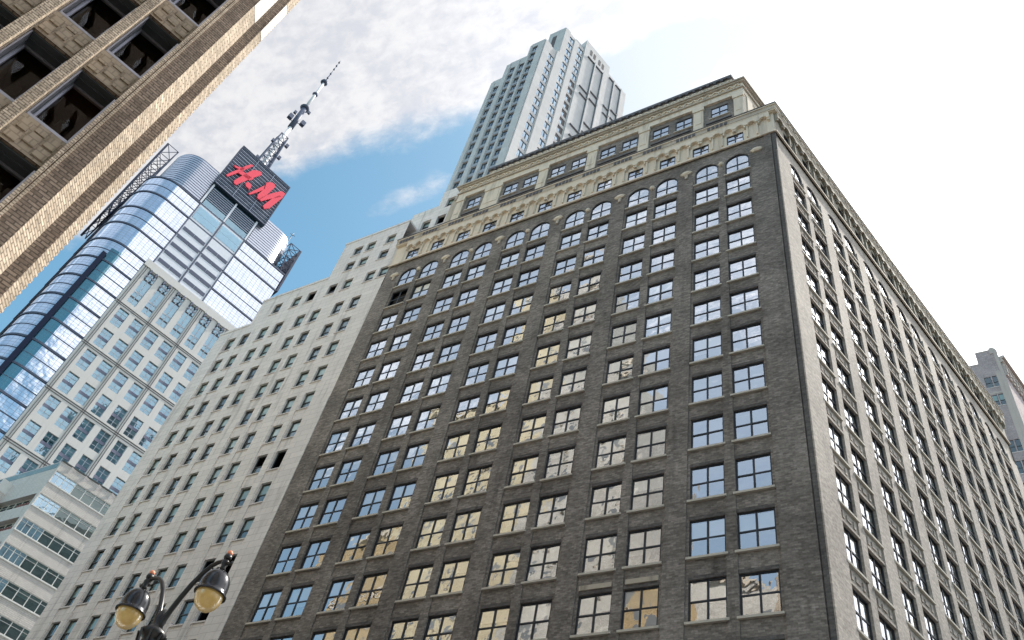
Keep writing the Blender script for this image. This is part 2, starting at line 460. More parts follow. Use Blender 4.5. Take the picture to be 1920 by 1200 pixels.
# ------------------------------------------------------------------ mesh building
class MB:
    def __init__(self):
        self.v, self.f, self.mi, self.sm, self.mats = [], [], [], [], []
        self.T = Matrix.Identity(4)
    def slot(self, mat):
        if mat not in self.mats:
            self.mats.append(mat)
        return self.mats.index(mat)
    def add(self, verts, faces, mat, smooth=False):
        s = self.slot(mat)
        b = len(self.v)
        T = self.T
        self.v += [tuple(T @ Vector(p)) for p in verts]
        for f in faces:
            self.f.append(tuple(b + i for i in f))
            self.mi.append(s)
            self.sm.append(smooth)
    def quad(self, a, b, c, d, mat):
        self.add([a, b, c, d], [(0, 1, 2, 3)], mat)
    def box(self, x0, x1, y0, y1, z0, z1, mat):
        v = [(x0, y0, z0), (x1, y0, z0), (x1, y1, z0), (x0, y1, z0), (x0, y0, z1), (x1, y0, z1), (x1, y1, z1), (x0, y1, z1)]
        self.add(v, [(0, 3, 2, 1), (4, 5, 6, 7), (0, 1, 5, 4), (1, 2, 6, 5), (2, 3, 7, 6), (3, 0, 4, 7)], mat)
    def prism(self, poly, z0, z1, mat, caps=True):
        """poly counter-clockwise seen from above"""
        n = len(poly)
        v = [(x, y, z0) for x, y in poly] + [(x, y, z1) for x, y in poly]
        f = [(i, (i + 1) % n, n + (i + 1) % n, n + i) for i in range(n)]
        if caps:
            f += [tuple(range(n - 1, -1, -1)), tuple(range(n, 2 * n))]
        self.add(v, f, mat)
    def slab(self, poly, y0, y1, mat):
        """poly in (x, z), counter-clockwise seen from -y; thickness y0 (front) to y1"""
        n = len(poly)
        v = [(x, y0, z) for x, z in poly] + [(x, y1, z) for x, z in poly]
        f = [tuple(range(n)), tuple(range(2 * n - 1, n - 1, -1))]
        f += [(i, n + i, n + (i + 1) % n, (i + 1) % n) for i in range(n)]
        self.add(v, f, mat)
    def bar(self, a, b, r, mat, seg=6, r2=None):
        self.tube([a, b], [r, r if r2 is None else r2], mat, seg, smooth=False)
    def tube(self, pts, rad, mat, seg=10, smooth=True):
        pts = [Vector(p) for p in pts]
        if not isinstance(rad, (list, tuple)):
            rad = [rad] * len(pts)
        v, f = [], []
        ref = None
        for i, p in enumerate(pts):
            t = (pts[min(i + 1, len(pts) - 1)] - pts[max(i - 1, 0)]).normalized()
            if ref is None:
                ref = Vector((0, 0, 1)) if abs(t.z) < 0.9 else Vector((1, 0, 0))
            a = t.cross(ref).normalized()
            bb = a.cross(t).normalized()
            ref = bb
            for j in range(seg):
                an = 2 * math.pi * j / seg
                v.append(p + (a * math.cos(an) + bb * math.sin(an)) * rad[i])
        for i in range(len(pts) - 1):
            for j in range(seg):
                f.append((i * seg + j, i * seg + (j + 1) % seg, (i + 1) * seg + (j + 1) % seg, (i + 1) * seg + j))
        f.append(tuple(range(seg - 1, -1, -1)))
        f.append(tuple((len(pts) - 1) * seg + j for j in range(seg)))
        self.add(v, f, mat, smooth)
    def lathe(self, prof, c, mat, seg=24, smooth=True, rib=0.0):
        v, f = [], []
        for r, z in prof:
            for j in range(seg):
                an = 2 * math.pi * j / seg
                rr = r * (1 - rib * (j % 2))
                v.append((c[0] + rr * math.cos(an), c[1] + rr * math.sin(an), c[2] + z))
        for i in range(len(prof) - 1):
            for j in range(seg):
                f.append((i * seg + j, i * seg + (j + 1) % seg, (i + 1) * seg + (j + 1) % seg, (i + 1) * seg + j))
        f.append(tuple(range(seg - 1, -1, -1)))
        f.append(tuple((len(prof) - 1) * seg + j for j in range(seg)))
        self.add(v, f, mat, smooth)
    def mesh(self, name):
        me = bpy.data.meshes.new(name)
        me.from_pydata(self.v, [], self.f)
        for mt in self.mats:
            me.materials.append(mt)
        me.polygons.foreach_set('material_index', self.mi)
        me.polygons.foreach_set('use_smooth', self.sm)
        me.update()
        uvl = me.uv_layers.new(name='UVMap')
        data = []
        vs = me.vertices
        for p in me.polygons:
            n = p.normal
            ax, ay, az = abs(n.x), abs(n.y), abs(n.z)
            for vi in p.vertices:
                c = vs[vi].co
                if az > ax and az > ay:
                    data += [c.x, c.y]
                elif ay >= ax:
                    data += [c.x, c.z]
                else:
                    data += [c.y, c.z]
        uvl.data.foreach_set('uv', data)
        return me

def root(name, loc, label, cat, group=None):
    o = bpy.data.objects.new(name, None)
    o.empty_display_size = 1
    COL.objects.link(o)
    o.location = loc
    o['label'] = label
    o['category'] = cat
    if group:
        o['group'] = group
    return o

def link(name, me, parent=None, loc=(0, 0, 0), rz=0.0, label=None, kind=None):
    o = bpy.data.objects.new(name, me)
    COL.objects.link(o)
    o.location = loc
    o.rotation_euler = (0, 0, rz)
    if parent is not None:
        o.parent = parent
    if label:
        o['label'] = label
    if kind:
        o['kind'] = kind
    return o

class Facade:
    """a wall plane: x runs along it, y goes into the building, z is up; o = world origin at z 0"""
    def __init__(self, rt, o, phi):
        self.rt, self.o, self.phi = rt, Vector((o[0], o[1], 0)), phi
        self.M = Matrix.Translation(self.o) @ Matrix.Rotation(phi, 4, 'Z')
    def rel(self, p=(0, 0, 0)):
        w = self.M @ Vector(p)
        return w - self.rt.location
    def world(self, p):
        return self.M @ Vector(p)
    def put(self, name, mb, label=None, kind=None, parent=None):
        return link(name, mb.mesh(name), parent or self.rt, self.rel() if parent is None else (0, 0, 0), self.phi if parent is None else 0, label, kind)

def wall_open(mb, u0, u1, z0, z1, ops, y, depth, mat, mrev=None):
    """wall sheet at y with rectangular openings (x0,x1,z0,z1[,arch]) and their reveals"""
    mrev = mrev or mat
    ops = [o for o in ops if o[0] >= u0 - 1e-6 and o[1] <= u1 + 1e-6 and o[2] >= z0 - 1e-6 and o[3] <= z1 + 1e-6]
    xs = sorted({round(t, 4) for o in ops for t in o[:2]} | {u0, u1})
    zs = sorted({round(t, 4) for o in ops for t in o[2:4]} | {z0, z1})
    hole = set()
    xi = {x: i for i, x in enumerate(xs)}
    zi = {z: i for i, z in enumerate(zs)}
    for o in ops:
        for i in range(xi[round(o[0], 4)], xi[round(o[1], 4)]):
            for j in range(zi[round(o[2], 4)], zi[round(o[3], 4)]):
                hole.add((i, j))
    nx = len(xs)
    verts = [(x, y, z) for z in zs for x in xs]
    faces = []
    for j in range(len(zs) - 1):
        for i in range(nx - 1):
            if (i, j) not in hole:
                faces.append((j * nx + i, j * nx + i + 1, (j + 1) * nx + i + 1, (j + 1) * nx + i))
    mb.add(verts, faces, mat)
    for o in ops:
        x0, x1, a, b = o[:4]
        arch = len(o) > 4 and o[4]
        y1 = y + depth
        if not arch:
            mb.quad((x0, y, b), (x1, y, b), (x1, y1, b), (x0, y1, b), mrev)
            top = b
        else:
            rr = (x1 - x0) / 2
            rz_ = min(rr, arch)
            top = b - rz_
            cx = (x0 + x1) / 2
            n = 14
            arc = [(cx - rr * math.cos(math.pi * t / n), top + rz_ * math.sin(math.pi * t / n)) for t in range(n + 1)]
            for t in range(n):
                p, q2 = arc[t], arc[t + 1]
                mb.quad((p[0], y, p[1]), (q2[0], y, q2[1]), (q2[0], y, b), (p[0], y, b), mat)
                mb.quad((p[0], y, p[1]), (p[0], y1, p[1]), (q2[0], y1, q2[1]), (q2[0], y, q2[1]), mrev)
        mb.quad((x0, y, a), (x0, y1, a), (x1, y1, a), (x1, y, a), mrev)
        mb.quad((x0, y, a), (x0, y, top), (x0, y1, top), (x0, y1, a), mrev)
        mb.quad((x1, y, a), (x1, y1, a), (x1, y1, top), (x1, y, top), mrev)

# ---- windows ------------------------------------------------------
def win_steel(P, w, h, style, blind, dark=0.0, arch=0.0, depth=1.6, mats=None):
    """four-light steel window; P = dict of MBs frame / pane / blind / sill, x centred, z from 0, y = 0 at the wall plane of the frame"""
    mt = mats or {}
    fm = mt.get('frame', M['steel_frame'])
    gm = mt.get('glass', M['glass'])
    F = P['frame']
    t = 0.085
    x0, x1 = -w / 2, w / 2
    if arch:
        top = h - arch
        F.box(x0, x0 + t, -0.03, 0.06, 0, top, fm)
        F.box(x1 - t, x1, -0.03, 0.06, 0, top, fm)
        F.box(x0 + t, x1 - t, -0.03, 0.06, 0, t, fm)
        n = 12
        rr, rz_ = w / 2, arch
        for i in range(n):
            a0, a1 = math.pi * i / n, math.pi * (i + 1) / n
            po = [(-rr * math.cos(a0), top + rz_ * math.sin(a0)), (-rr * math.cos(a1), top + rz_ * math.sin(a1))]
            pi_ = [(-(rr - t) * math.cos(a1), top + (rz_ - t) * math.sin(a1)), (-(rr - t) * math.cos(a0), top + (rz_ - t) * math.sin(a0))]
            F.slab([pi_[1], pi_[0], po[1], po[0]], -0.03, 0.06, fm)
        F.box(-0.05, 0.05, -0.02, 0.05, t, h - t, fm)
        F.box(x0 + t, x1 - t, -0.022, 0.048, h * 0.43, h * 0.43 + 0.08, fm)
        arc = [(-(rr - 0.02) * math.cos(math.pi * i / 16), top + (rz_ - 0.02) * math.sin(math.pi * i / 16)) for i in range(17)]
        poly = [(x0 + 0.02, 0.02), (x1 - 0.02, 0.02)] + arc[::-1]
        P['pane'].add([(x, 0.02, z) for x, z in poly], [tuple(range(len(poly)))], gm)
    else:
        F.box(x0, x0 + t, -0.03, 0.06, 0, h, fm)
        F.box(x1 - t, x1, -0.03, 0.06, 0, h, fm)
        F.box(x0 + t, x1 - t, -0.03, 0.06, 0, t, fm)
        F.box(x0 + t, x1 - t, -0.03, 0.06, h - t, h, fm)
        mid = h * 0.5
        F.box(-0.055, 0.055, -0.02, 0.05, t, h - t, fm)
        F.box(x0 + t, -0.055, -0.022, 0.048, mid - 0.045, mid + 0.045, fm)
        F.box(0.055, x1 - t, -0.022, 0.048, mid - 0.045, mid + 0.045, fm)
        for (a, b) in ((x0 + t, -0.055), (0.055, x1 - t)):
            for (c, d) in ((t, mid - 0.045), (mid + 0.045, h - t)):
                if dark and ((dark == 1) or (dark == 2 and c > mid)):
                    continue
                j = [random.uniform(-0.011, 0.011) for _ in range(4)]
                P['pane'].quad((a, 0.02 + j[0], c), (b, 0.02 + j[1], c), (b, 0.02 + j[2], d), (a, 0.02 + j[0] + j[2] - j[1], d), gm)
    room_box(F, x0 + 0.01, x1 - 0.01, 0.065, depth, 0.0, h - (arch * 0.35 if arch else 0) - 0.01, M['room'] if not dark else M['black'])
    if blind and not arch:
        for (a, b) in ((x0 + t, -0.03), (0.03, x1 - t)):
            zb = h * (1 - blind) + random.choice([0, 0, 0, 0.03, -0.12, 0.22, -0.3])
            P['blind'].quad((a, 0.13, zb), (b, 0.13, zb), (b, 0.13, h - t), (a, 0.13, h - t), M['blind'])
    if style.get('tube'):
        F.box(x0 + 0.3, x0 + 0.42, 0.5, depth - 0.1, h - 0.30, h - 0.24, M['ceiling_tube'])
    if style.get('sill', True):
        sm = mt.get('sill', M['sill'])
        sp = style.get('sill_out', 0.18)
        P['sill'].box(x0 - 0.12, x1 + 0.12, -sp, -0.031, -0.13, 0.004, sm)

def room_box(F, x0, x1, y0, y1, z0, z1, mat):
    """inside faces of a room behind a window"""
    F.quad((x0, y1, z0), (x1, y1, z0), (x1, y1, z1), (x0, y1, z1), mat)
    F.quad((x0, y0, z0), (x0, y1, z0), (x0, y1, z1), (x0, y0, z1), mat)
    F.quad((x1, y0, z0), (x1, y0, z1), (x1, y1, z1), (x1, y1, z0), mat)
    F.quad((x0, y0, z1), (x0, y1, z1), (x1, y1, z1), (x1, y0, z1), mat)
    F.quad((x0, y0, z0), (x1, y0, z0), (x1, y1, z0), (x0, y1, z0), mat)

def win_sash(P, w, h, style, blind, dark=0, arch=0, depth=1.2, mats=None):
    fm, gm = M['sash'], M['glass_grey']
    F = P['frame']
    t = 0.06
    x0, x1 = -w / 2, w / 2
    F.box(x0, x0 + t, 0.0, 0.09, 0, h, fm)
    F.box(x1 - t, x1, 0.0, 0.09, 0, h, fm)
    F.box(x0 + t, x1 - t, 0.0, 0.09, 0, t, fm)
    F.box(x0 + t, x1 - t, 0.0, 0.09, h - t, h, fm)
    mid = h * 0.46
    if dark != 1:
        F.box(x0 + t, x1 - t, 0.002, 0.088, mid - 0.05, mid + 0.05, fm)
        j = [random.uniform(-0.004, 0.004) for _ in range(4)]
        if dark != 2:
            P['pane'].quad((x0 + t, 0.02, mid + 0.05), (x1 - t, 0.02 + j[0], mid + 0.05), (x1 - t, 0.02 + j[0] + j[1], h - t), (x0 + t, 0.02 + j[1], h - t), gm)
        P['pane'].quad((x0 + t, 0.05, t), (x1 - t, 0.05 + j[2], t), (x1 - t, 0.05 + j[2] + j[3], mid - 0.05), (x0 + t, 0.05 + j[3], mid - 0.05), gm)
    room_box(F, x0 + 0.01, x1 - 0.01, 0.092, depth, 0.0, h - 0.01, M['black'] if dark else M['room'])
    if blind and not dark:
        P['blind'].quad((x0 + t, 0.14, h * (1 - blind)), (x1 - t, 0.14, h * (1 - blind)), (x1 - t, 0.14, h - t), (x0 + t, 0.14, h - t), M['sash_blind'])
    if style.get('sill', True):
        P['sill'].box(x0 - 0.08, x1 + 0.08, -style.get('sill_out', 0.26), -0.002, -0.10, 0.004, M['panel_stone'])

def win_tower(P, w, h, style, blind, dark=0, arch=0, depth=0.8, mats=None):
    fm, gm = M['sash'], M['tower_glass']
    F = P['frame']
    t = 0.06
    x0, x1 = -w / 2, w / 2
    if dark:
        F.box(x0, x1, 0.0, 0.1, 0, h, M['tower_dark'])
        P['pane'].quad((x0 + .1, -0.01, 0.1), (-0.05, -0.01, 0.1), (-0.05, -0.01, h * .5), (x0 + .1, -0.01, h * .5), gm)
        return
    F.box(x0, x0 + t, 0.0, 0.08, 0, h, fm)
    F.box(x1 - t, x1, 0.0, 0.08, 0, h, fm)
    F.box(x0 + t, x1 - t, 0.0, 0.08, 0, t, fm)
    F.box(x0 + t, x1 - t, 0.0, 0.08, h - t, h, fm)
    F.box(-0.11, 0.11, -0.02, 0.07, t, h - t, fm)
    for a, b in ((x0 + t, -0.11), (0.11, x1 - t)):
        j = random.uniform(-0.006, 0.006)
        P['pane'].quad((a, 0.03, t), (b, 0.03 + j, t), (b, 0.03 + j, h - t), (a, 0.03, h - t), gm)
    room_box(F, x0 + 0.01, x1 - 0.01, 0.082, depth, 0.0, h - 0.01, M['room'])
    if blind:
        P['blind'].quad((x0 + t, 0.14, h * (1 - blind)), (x1 - t, 0.14, h * (1 - blind)), (x1 - t, 0.14, h - t), (x0 + t, 0.14, h - t), M['blind'])

class Wins:
    """collects the windows of one building; the 100 that show largest become parts, the rest one part"""
    def __init__(self, rt):
        self.rt, self.items, self.cache = rt, [], {}
    def add(self, fac, u, z, y, w, h, fn, style=None, blind=0, dark=0, arch=0, mats=None, key='', depth=1.6):
        pts = [proj(fac.world((u + sx * w / 2, y, z + sz))) for sx, sz in ((-1, 0), (1, 0), (1, h), (-1, h))]
        area = 0
        if all(pts):
            area = abs(sum(pts[i][0] * pts[(i + 1) % 4][1] - pts[(i + 1) % 4][0] * pts[i][1] for i in range(4))) / 2
            cx = sum(p[0] for p in pts) / 4
            cy = sum(p[1] for p in pts) / 4
            if not (-25 < cx < 1945 and -25 < cy < 1225):
                area = 0
        self.items.append((area, fac, u, z, y, w, h, fn, style or {}, blind, dark, arch, mats, key, depth))
    def geo(self, it, P):
        area, fac, u, z, y, w, h, fn, style, blind, dark, arch, mats, key, depth = it
        fn(P, w, h, style, blind, dark, arch, depth, mats)
    def build(self, limit=100):
        self.items.sort(key=lambda t: -t[0])
        big = [t for t in self.items[:limit] if t[0] > 0]
        rest = [t for t in self.items if t not in big]
        for it in big:
            area, fac, u, z, y, w, h, fn, style, blind, dark, arch, mats, key, depth = it
            ck = (fn.__name__, round(w, 3), round(h, 3), blind, dark, arch, key, random.randrange(6))
            if ck not in self.cache:
                P = {k2: MB() for k2 in ('frame', 'pane', 'blind', 'sill')}
                self.geo(it, P)
                self.cache[ck] = {k2: (mb.mesh({'frame': 'window', 'pane': 'pane', 'blind': 'blind', 'sill': 'sill'}[k2]) if mb.f else None) for k2, mb in P.items()}
            ms = self.cache[ck]
            o = link('window', ms['frame'], self.rt, fac.rel((u, y, z)), fac.phi)
            for k2 in ('pane', 'blind', 'sill'):
                if ms[k2]:
                    link(k2, ms[k2], o)
        if rest:
            mb = MB()
            P = {k2: mb for k2 in ('frame', 'pane', 'blind', 'sill')}
            for it in rest:
                fac = it[1]
                mb.T = Matrix.Translation(fac.rel((it[2], it[4], it[3]))) @ Matrix.Rotation(fac.phi, 4, 'Z')
                self.geo(it, P)
            link('window', mb.mesh('window_rows'), self.rt, kind='stuff' if len(big) >= limit else None)

def offset_poly(poly, offs):
    """move every edge i (from point i to i+1, counter-clockwise) outward by offs[i]"""
    n = len(poly)
    lines = []
    for i in range(n):
        a, b = Vector(poly[i]), Vector(poly[(i + 1) % n])
        d = (b - a).normalized()
        nrm = Vector((d.y, -d.x))
        lines.append((a + nrm * offs[i], d))
    res = []
    for i in range(n):
        p, d = lines[i - 1]
        q2, e = lines[i]
        den = d.x * e.y - d.y * e.x
        if abs(den) < 1e-9:
            res.append(tuple(q2))
            continue
        t = ((q2.x - p.x) * e.y - (q2.y - p.y) * e.x) / den
        res.append(tuple(p + d * t))
    return res

A14 = R(76)     # facade angle of the avenue side (direction azimuth 14)
D14 = Vector((math.sin(R(14)), math.cos(R(14))))
N14 = Vector((math.cos(R(14)), -math.sin(R(14))))

# ------------------------------------------------------------------ ground
def structure(name, mb, loc=(0, 0, 0)):
    o = link(name, mb.mesh(name), None, loc)
    o['kind'] = 'structure'
    return o
g = MB(); g.box(-1500, 1500, -1500, 1500, -1.0, 0.0, M['asphalt']); structure('ground', g)
g = MB()
g.quad((-300, 12, 0.004), (-11.5, 12, 0.004), (-11.5, 30, 0.004), (-300, 30, 0.004), M['asphalt'])
g.quad((-11.5, -200, 0.004), (14, -200, 0.004), (70, 400, 0.004), (14, 400, 0.004), M['asphalt'])
structure('road', g)
g = MB()
for i in range(9):
    g.quad((-8 + i * 2.0, 23, 0.012), (-7.2 + i * 2.0, 23, 0.012), (-7.2 + i * 2.0, 27, 0.012), (-8 + i * 2.0, 27, 0.012), M['paint'])
structure('road_markings', g)
g = MB()
g.prism([(-300, 30), (-1.5, 30), (30, 150), (-300, 150)], 0.0, 0.14, M['concrete'])
g.prism([(-100, -150), (-60, -150), (-10, 10), (-100, 10)], 0.0, 0.14, M['concrete'])
g.prism([(-9.9, -60), (6, -60), (6, 9), (-9.9, 9)], 0.0, 0.141, M['concrete'])
structure('pavement', g)

# ------------------------------------------------------------------ brick office building on the corner
CX = -6.95
def main_building():
    rt = root('office_building', (CX, 36, 0), 'big dark grey brown brick office block with cream arcaded stone crown and cornice', 'office building')
    ff = Facade(rt, (0, 36, 0), 0.0)            # street front, x = world x
    fr = Facade(rt, (CX, 36, 0), A14)           # avenue side, x from the corner
    XL = -46.95
    rows = [62.57 - 3.688 * k for k in range(14)]          # row centres below the arches
    WN = Wins(rt)
    # --- front wall
    fcols = []
    for k in range(6):
        fcols += [-10.34 - 6.176 * k, -12.95 - 6.176 * k]
    W0, H0 = 2.0, 2.38
    ops = []
    for c in fcols:
        ops.append((c - W0 / 2, c + W0 / 2, 64.62, 67.34, 0.98))
        for z in rows:
            ops.append((c - W0 / 2, c + W0 / 2, z - H0 / 2, z + H0 / 2))
    wl = MB()
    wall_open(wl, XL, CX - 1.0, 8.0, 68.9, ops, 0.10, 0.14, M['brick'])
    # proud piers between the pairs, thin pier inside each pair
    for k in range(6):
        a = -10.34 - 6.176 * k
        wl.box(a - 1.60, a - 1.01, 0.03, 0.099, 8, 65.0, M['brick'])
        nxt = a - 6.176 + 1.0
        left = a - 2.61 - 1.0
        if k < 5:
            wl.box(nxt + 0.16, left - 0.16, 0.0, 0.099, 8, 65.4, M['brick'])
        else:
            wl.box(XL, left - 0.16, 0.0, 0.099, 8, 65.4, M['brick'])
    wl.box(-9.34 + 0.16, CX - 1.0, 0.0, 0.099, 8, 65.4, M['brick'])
    # soldier course strips above the windows
    for c in fcols:
        for z in rows:
            wl.box(c - 1.0, c + 1.0, 0.07, 0.099, z + 1.19, z + 1.42, M['brick_dark'])
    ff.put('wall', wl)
    mb = MB()
    mb.box(XL + 0.0, CX, -0.12, 0.6, 0.0, 7.99, M['limestone_old'])
    ff.put('stone_base', mb)
    # corner strip of darker brick with a groove
    mb = MB()
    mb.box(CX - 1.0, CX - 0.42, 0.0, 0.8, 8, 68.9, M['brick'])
    mb.box(CX - 0.42, CX - 0.34, 0.10, 0.8, 8, 68.9, M['brick_dark'])
    mb.box(CX - 0.34, CX - 0.004, 0.02, 0.3, 8, 68.9, M['brick_dark'])
    ff.put('corner_strip', mb)
    rnd = random.Random(11)
    for i, c in enumerate(fcols):
        pair, inner = i // 2, i % 2
        WN.add(ff, c, 64.62, 0.20, W0, 2.72, win_steel, {'sill': True, 'sill_out': 0.22}, 0, 0, 0.98)
        for r, z in enumerate(rows):
            b = rnd.choice([0, 0, 0.35, 0.47, 0.5, 0.5, 0.52, 0.55])
            if r < 4:
                b = rnd.choice([0, 0, 0, 0.45, 0.5])
            if i < 2 and r < 8:
                b = rnd.choice([0, 0.2, 0.5, 0])
            dark = 1 if (i == 11 and r == 0) else (2 if (i == 10 and r == 0) else 0)
            tube = r >= 7 and rnd.random() < 0.4
            WN.add(ff, c, z - H0 / 2, 0.20, W0, H0, win_steel, {'sill_out': 0.26, 'tube': tube}, b, dark, 0, None, 'tube' if tube else '')
    # flat pale lintel patches over two low windows
    mb = MB()
    mb.box(-17.4, -15.55, 0.0, 0.098, rows[10] + 1.43, rows[10] + 1.72, M['limestone_old'])
    mb.box(-20.1, -18.2, 0.0, 0.098, rows[10] + 1.43, rows[10] + 1.72, M['limestone_old'])
    ff.put('lintel', mb, 'pale replaced lintel')
    # shell cartouches between the arches
    def shell(a, zc, rx, rz, stem):
        mb = MB()
        n = 16
        pts = []
        for i in range(n):
            t = 2 * math.pi * i / n
            lob = 1.0 + 0.10 * math.cos(6 * t)
            pts.append((a + rx * lob * math.cos(t), zc + rz * lob * math.sin(t)))
        ring = [(x, -0.03, z) for x, z in pts]
        inner = [(a + (x - a) * 0.55, -0.13, zc + (z - zc) * 0.55) for x, z in pts]
        back = [(x, 0.098, z) for x, z in pts]
        v = back + ring + inner + [(a, -0.15, zc)]
        f = []
        for i in range(n):
            j = (i + 1) % n
            f += [(i, j, n + j, n + i), (n + i, n + j, 2 * n + j, 2 * n + i), (2 * n + i, 2 * n + j, 3 * n)]
        mb.add(v, f, M['limestone'])
        if stem:
            mb.slab([(a - 0.10, zc - stem), (a + 0.10, zc - stem), (a + 0.16, zc - rz * 0.7), (a - 0.16, zc - rz * 0.7)], -0.02, 0.099, M['limestone_old'])
        ff.put('cartouche', mb)
    for k in range(7):
        a = -8.65 if k == 0 else -10.34 - 6.176 * k + 1.0 + 0.79
        shell(a, 66.95, 0.50, 0.27, 0 if k == 0 else 0.85)
    for k in range(6):
        shell(-11.645 - 6.176 * k, 66.55, 0.22, 0.24, 0)
    # --- avenue side
    L = 45.6
    rc = []
    for k in range(7):
        rc += [3.05 + 6.1 * k, 5.72 + 6.1 * k]
    WR, HR = 1.95, 2.42
    ops = []
    for c in rc:
        ops.append((c - WR / 2, c + WR / 2, 64.55, 67.1, 0.95))
        for z in rows:
            ops.append((c - WR / 2, c + WR / 2, z - HR / 2, z + HR / 2))
    wl = MB()
    wall_open(wl, 0.0, L, 8.0, 68.9, ops, 0.12, 0.14, M['brick_side_lit'])
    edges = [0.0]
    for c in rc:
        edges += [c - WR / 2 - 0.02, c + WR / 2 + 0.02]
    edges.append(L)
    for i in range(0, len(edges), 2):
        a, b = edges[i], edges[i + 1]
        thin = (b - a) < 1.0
        wl.box(a, b, 0.04 if thin else 0.0, 0.119, 8, 65.9, M['brick_side_lit'])
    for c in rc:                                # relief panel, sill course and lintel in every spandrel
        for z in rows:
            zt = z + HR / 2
            wl.box(c - 0.96, c + 0.96, 0.03, 0.119, zt + 0.0, zt + 0.16, M['brick_side_lit'])
            wl.box(c - 0.70, c - 0.50, 0.06, 0.119, zt + 0.40, zt + 0.86, M['brick_side_lit'])
            wl.box(c + 0.50, c + 0.70, 0.06, 0.119, zt + 0.40, zt + 0.86, M['brick_side_lit'])
            wl.box(c - 0.22, c + 0.22, 0.06, 0.119, zt + 0.48, zt + 0.80, M['brick_side_lit'])
    wl.quad((L, 0, 8), (L, 12, 8), (L, 12, 68.9), (L, 0, 68.9), M['brick'])
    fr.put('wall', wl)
    mb = MB()
    mb.box(0.0, L, -0.12, 0.6, 0.0, 7.99, M['limestone_old'])
    fr.put('stone_base', mb)
    matsr = {'glass': M['glass_side']}
    for i, c in enumerate(rc):
        WN.add(fr, c, 64.55, 0.22, WR, 2.55, win_steel, {'sill_out': 0.24}, 0, 0, 0.95, matsr, 'r')
        for r, z in enumerate(rows):
            b = rnd.choice([0, 0, 0.3, 0.5, 0.5])
            WN.add(fr, c, z - HR / 2, 0.22, WR, HR, win_steel, {'sill_out': 0.25}, b, 1 if (i == 5 and r == 0) else 0, 0, matsr, 'r')
    # --- cream crown: plan polygon of the block
    e2 = Vector((CX, 36)) + D14 * L
    plan = [(XL, 36.0), (CX, 36.0), tuple(e2), (XL, e2.y)]
    fc = Facade(rt, (0, 0, 0), 0.0)
    # wall with small windows
    mb = MB()
    scol = [-10.36 - 3.088 * k for k in range(12)]
    ops = [(c - 0.74, c + 0.74, 69.22, 70.72) for c in scol]
    wall_open(mb, XL, CX, 68.9, 72.1, ops, 0.0, 0.14, M['limestone'])
    # string course
    mb.box(XL, CX, -0.14, -0.001, 68.75, 68.99, M['limestone'])
    ff.put('crown_wall', mb)
    for c in scol:
        WN.add(ff, c, 69.22, 0.08, 1.48, 1.50, win_steel, {'sill': False}, 0, 0, 0, None, 's')
    mb = MB()
    srow = [2.2 + 3.05 * k for k in range(15)]
    ops = [(c - 0.74, c + 0.74, 69.22, 70.72) for c in srow if c < L - 1]
    wall_open(mb, 0, L, 68.9, 72.1, ops, 0.0, 0.14, M['limestone_side'])
    mb.box(0, L, -0.14, -0.001, 68.75, 68.99, M['limestone_old'])
    mb.quad((L, 0, 68.9), (L, 12, 68.9), (L, 12, 72.1), (L, 0, 72.1), M['limestone_old'])
    fr.put('crown_wall', mb)
    for c in srow:
        if c < L - 1:
            WN.add(fr, c, 69.22, 0.08, 1.48, 1.50, win_steel, {'sill': False}, 0, 0, 0, matsr, 's')
    # corbel table of little arches
    def corbels(fac, u0, u1, mat, first, name):
        mb = MB()
        p = 1.0293
        n = int((u1 - u0) / p)
        y0, y1 = -0.30, -0.002
        zt = 72.1
        for i in range(n):
            c = first + i * p
            if c - p / 2 < u0 - 0.3 or c + p / 2 > u1 + 0.3:
                continue
            tall = (i % 3) == 2
            r = 0.34
            zs = 71.15
            seg = 8
            arc = [(c + r * math.cos(math.pi * t / seg), zs + r * math.sin(math.pi * t / seg)) for t in range(seg + 1)]
            poly = [(c - p / 2, zs), (c - r, zs)]
            for t in range(seg):                # spandrel pieces over the little arch
                a, b = arc[seg - t], arc[seg - t - 1]
                mb.slab([a, b, (b[0], zt), (a[0], zt)], y0, y1, mat)
            mb.slab([(c - p / 2, zs), (c - r, zs), (c - r, zt), (c - p / 2, zt)], y0, y1, mat)
            mb.slab([(c + r, zs), (c + p / 2, zs), (c + p / 2, zt), (c + r, zt)], y0, y1, mat)
            zl = 69.3 if tall else 70.85
            mb.box(c - p / 2 + 0.02, c - r - 0.02, y0 + 0.05 if not tall else -0.16, y1, zl, zs - 0.002, mat)
            mb.box(c + r + 0.02, c + p / 2 - 0.02, y0 + 0.05 if not tall else -0.16, y1, zl, zs - 0.002, mat)
        fac.put(name, mb)
    # arches 0 and 1 of every three sit over the small window, the third is a tall niche
    corbels(ff, XL, CX, M['limestone'], scol[-1] - 0.515 - 0.0, 'corbel_table')
    corbels(fr, 0.0, L, M['limestone_side'], srow[0] - 0.515 - 1.029, 'corbel_table')
    # cornice
    mb = MB()
    for (q2, z0, z1, mt) in ((0.32, 72.101, 72.25, 'limestone'), (0.36, 72.25, 72.84, 'limestone_old'), (0.44, 72.84, 73.02, 'limestone'), (0.50, 73.02, 73.10, 'lead')):
        mb.prism(offset_poly(plan, [q2, q2, 0, 0]), z0, z1, M[mt])
    # groups of dark blocks on the cornice face, painted for shaded slots
    mb.T = ff.M.copy()
    for k in range(13):
        c = -11.9 + 1.545 - 3.088 * k - 1.3
        if k % 2 == 0:
            c -= 0.15
        for j in range(5):
            x = c + (j - 2) * 0.38
            if XL + 0.2 < x < CX - 0.5:
                mb.box(x - 0.13, x + 0.13, -0.42, -0.361, 72.34, 72.78, M['lead'])
    mb.T = fr.M.copy()
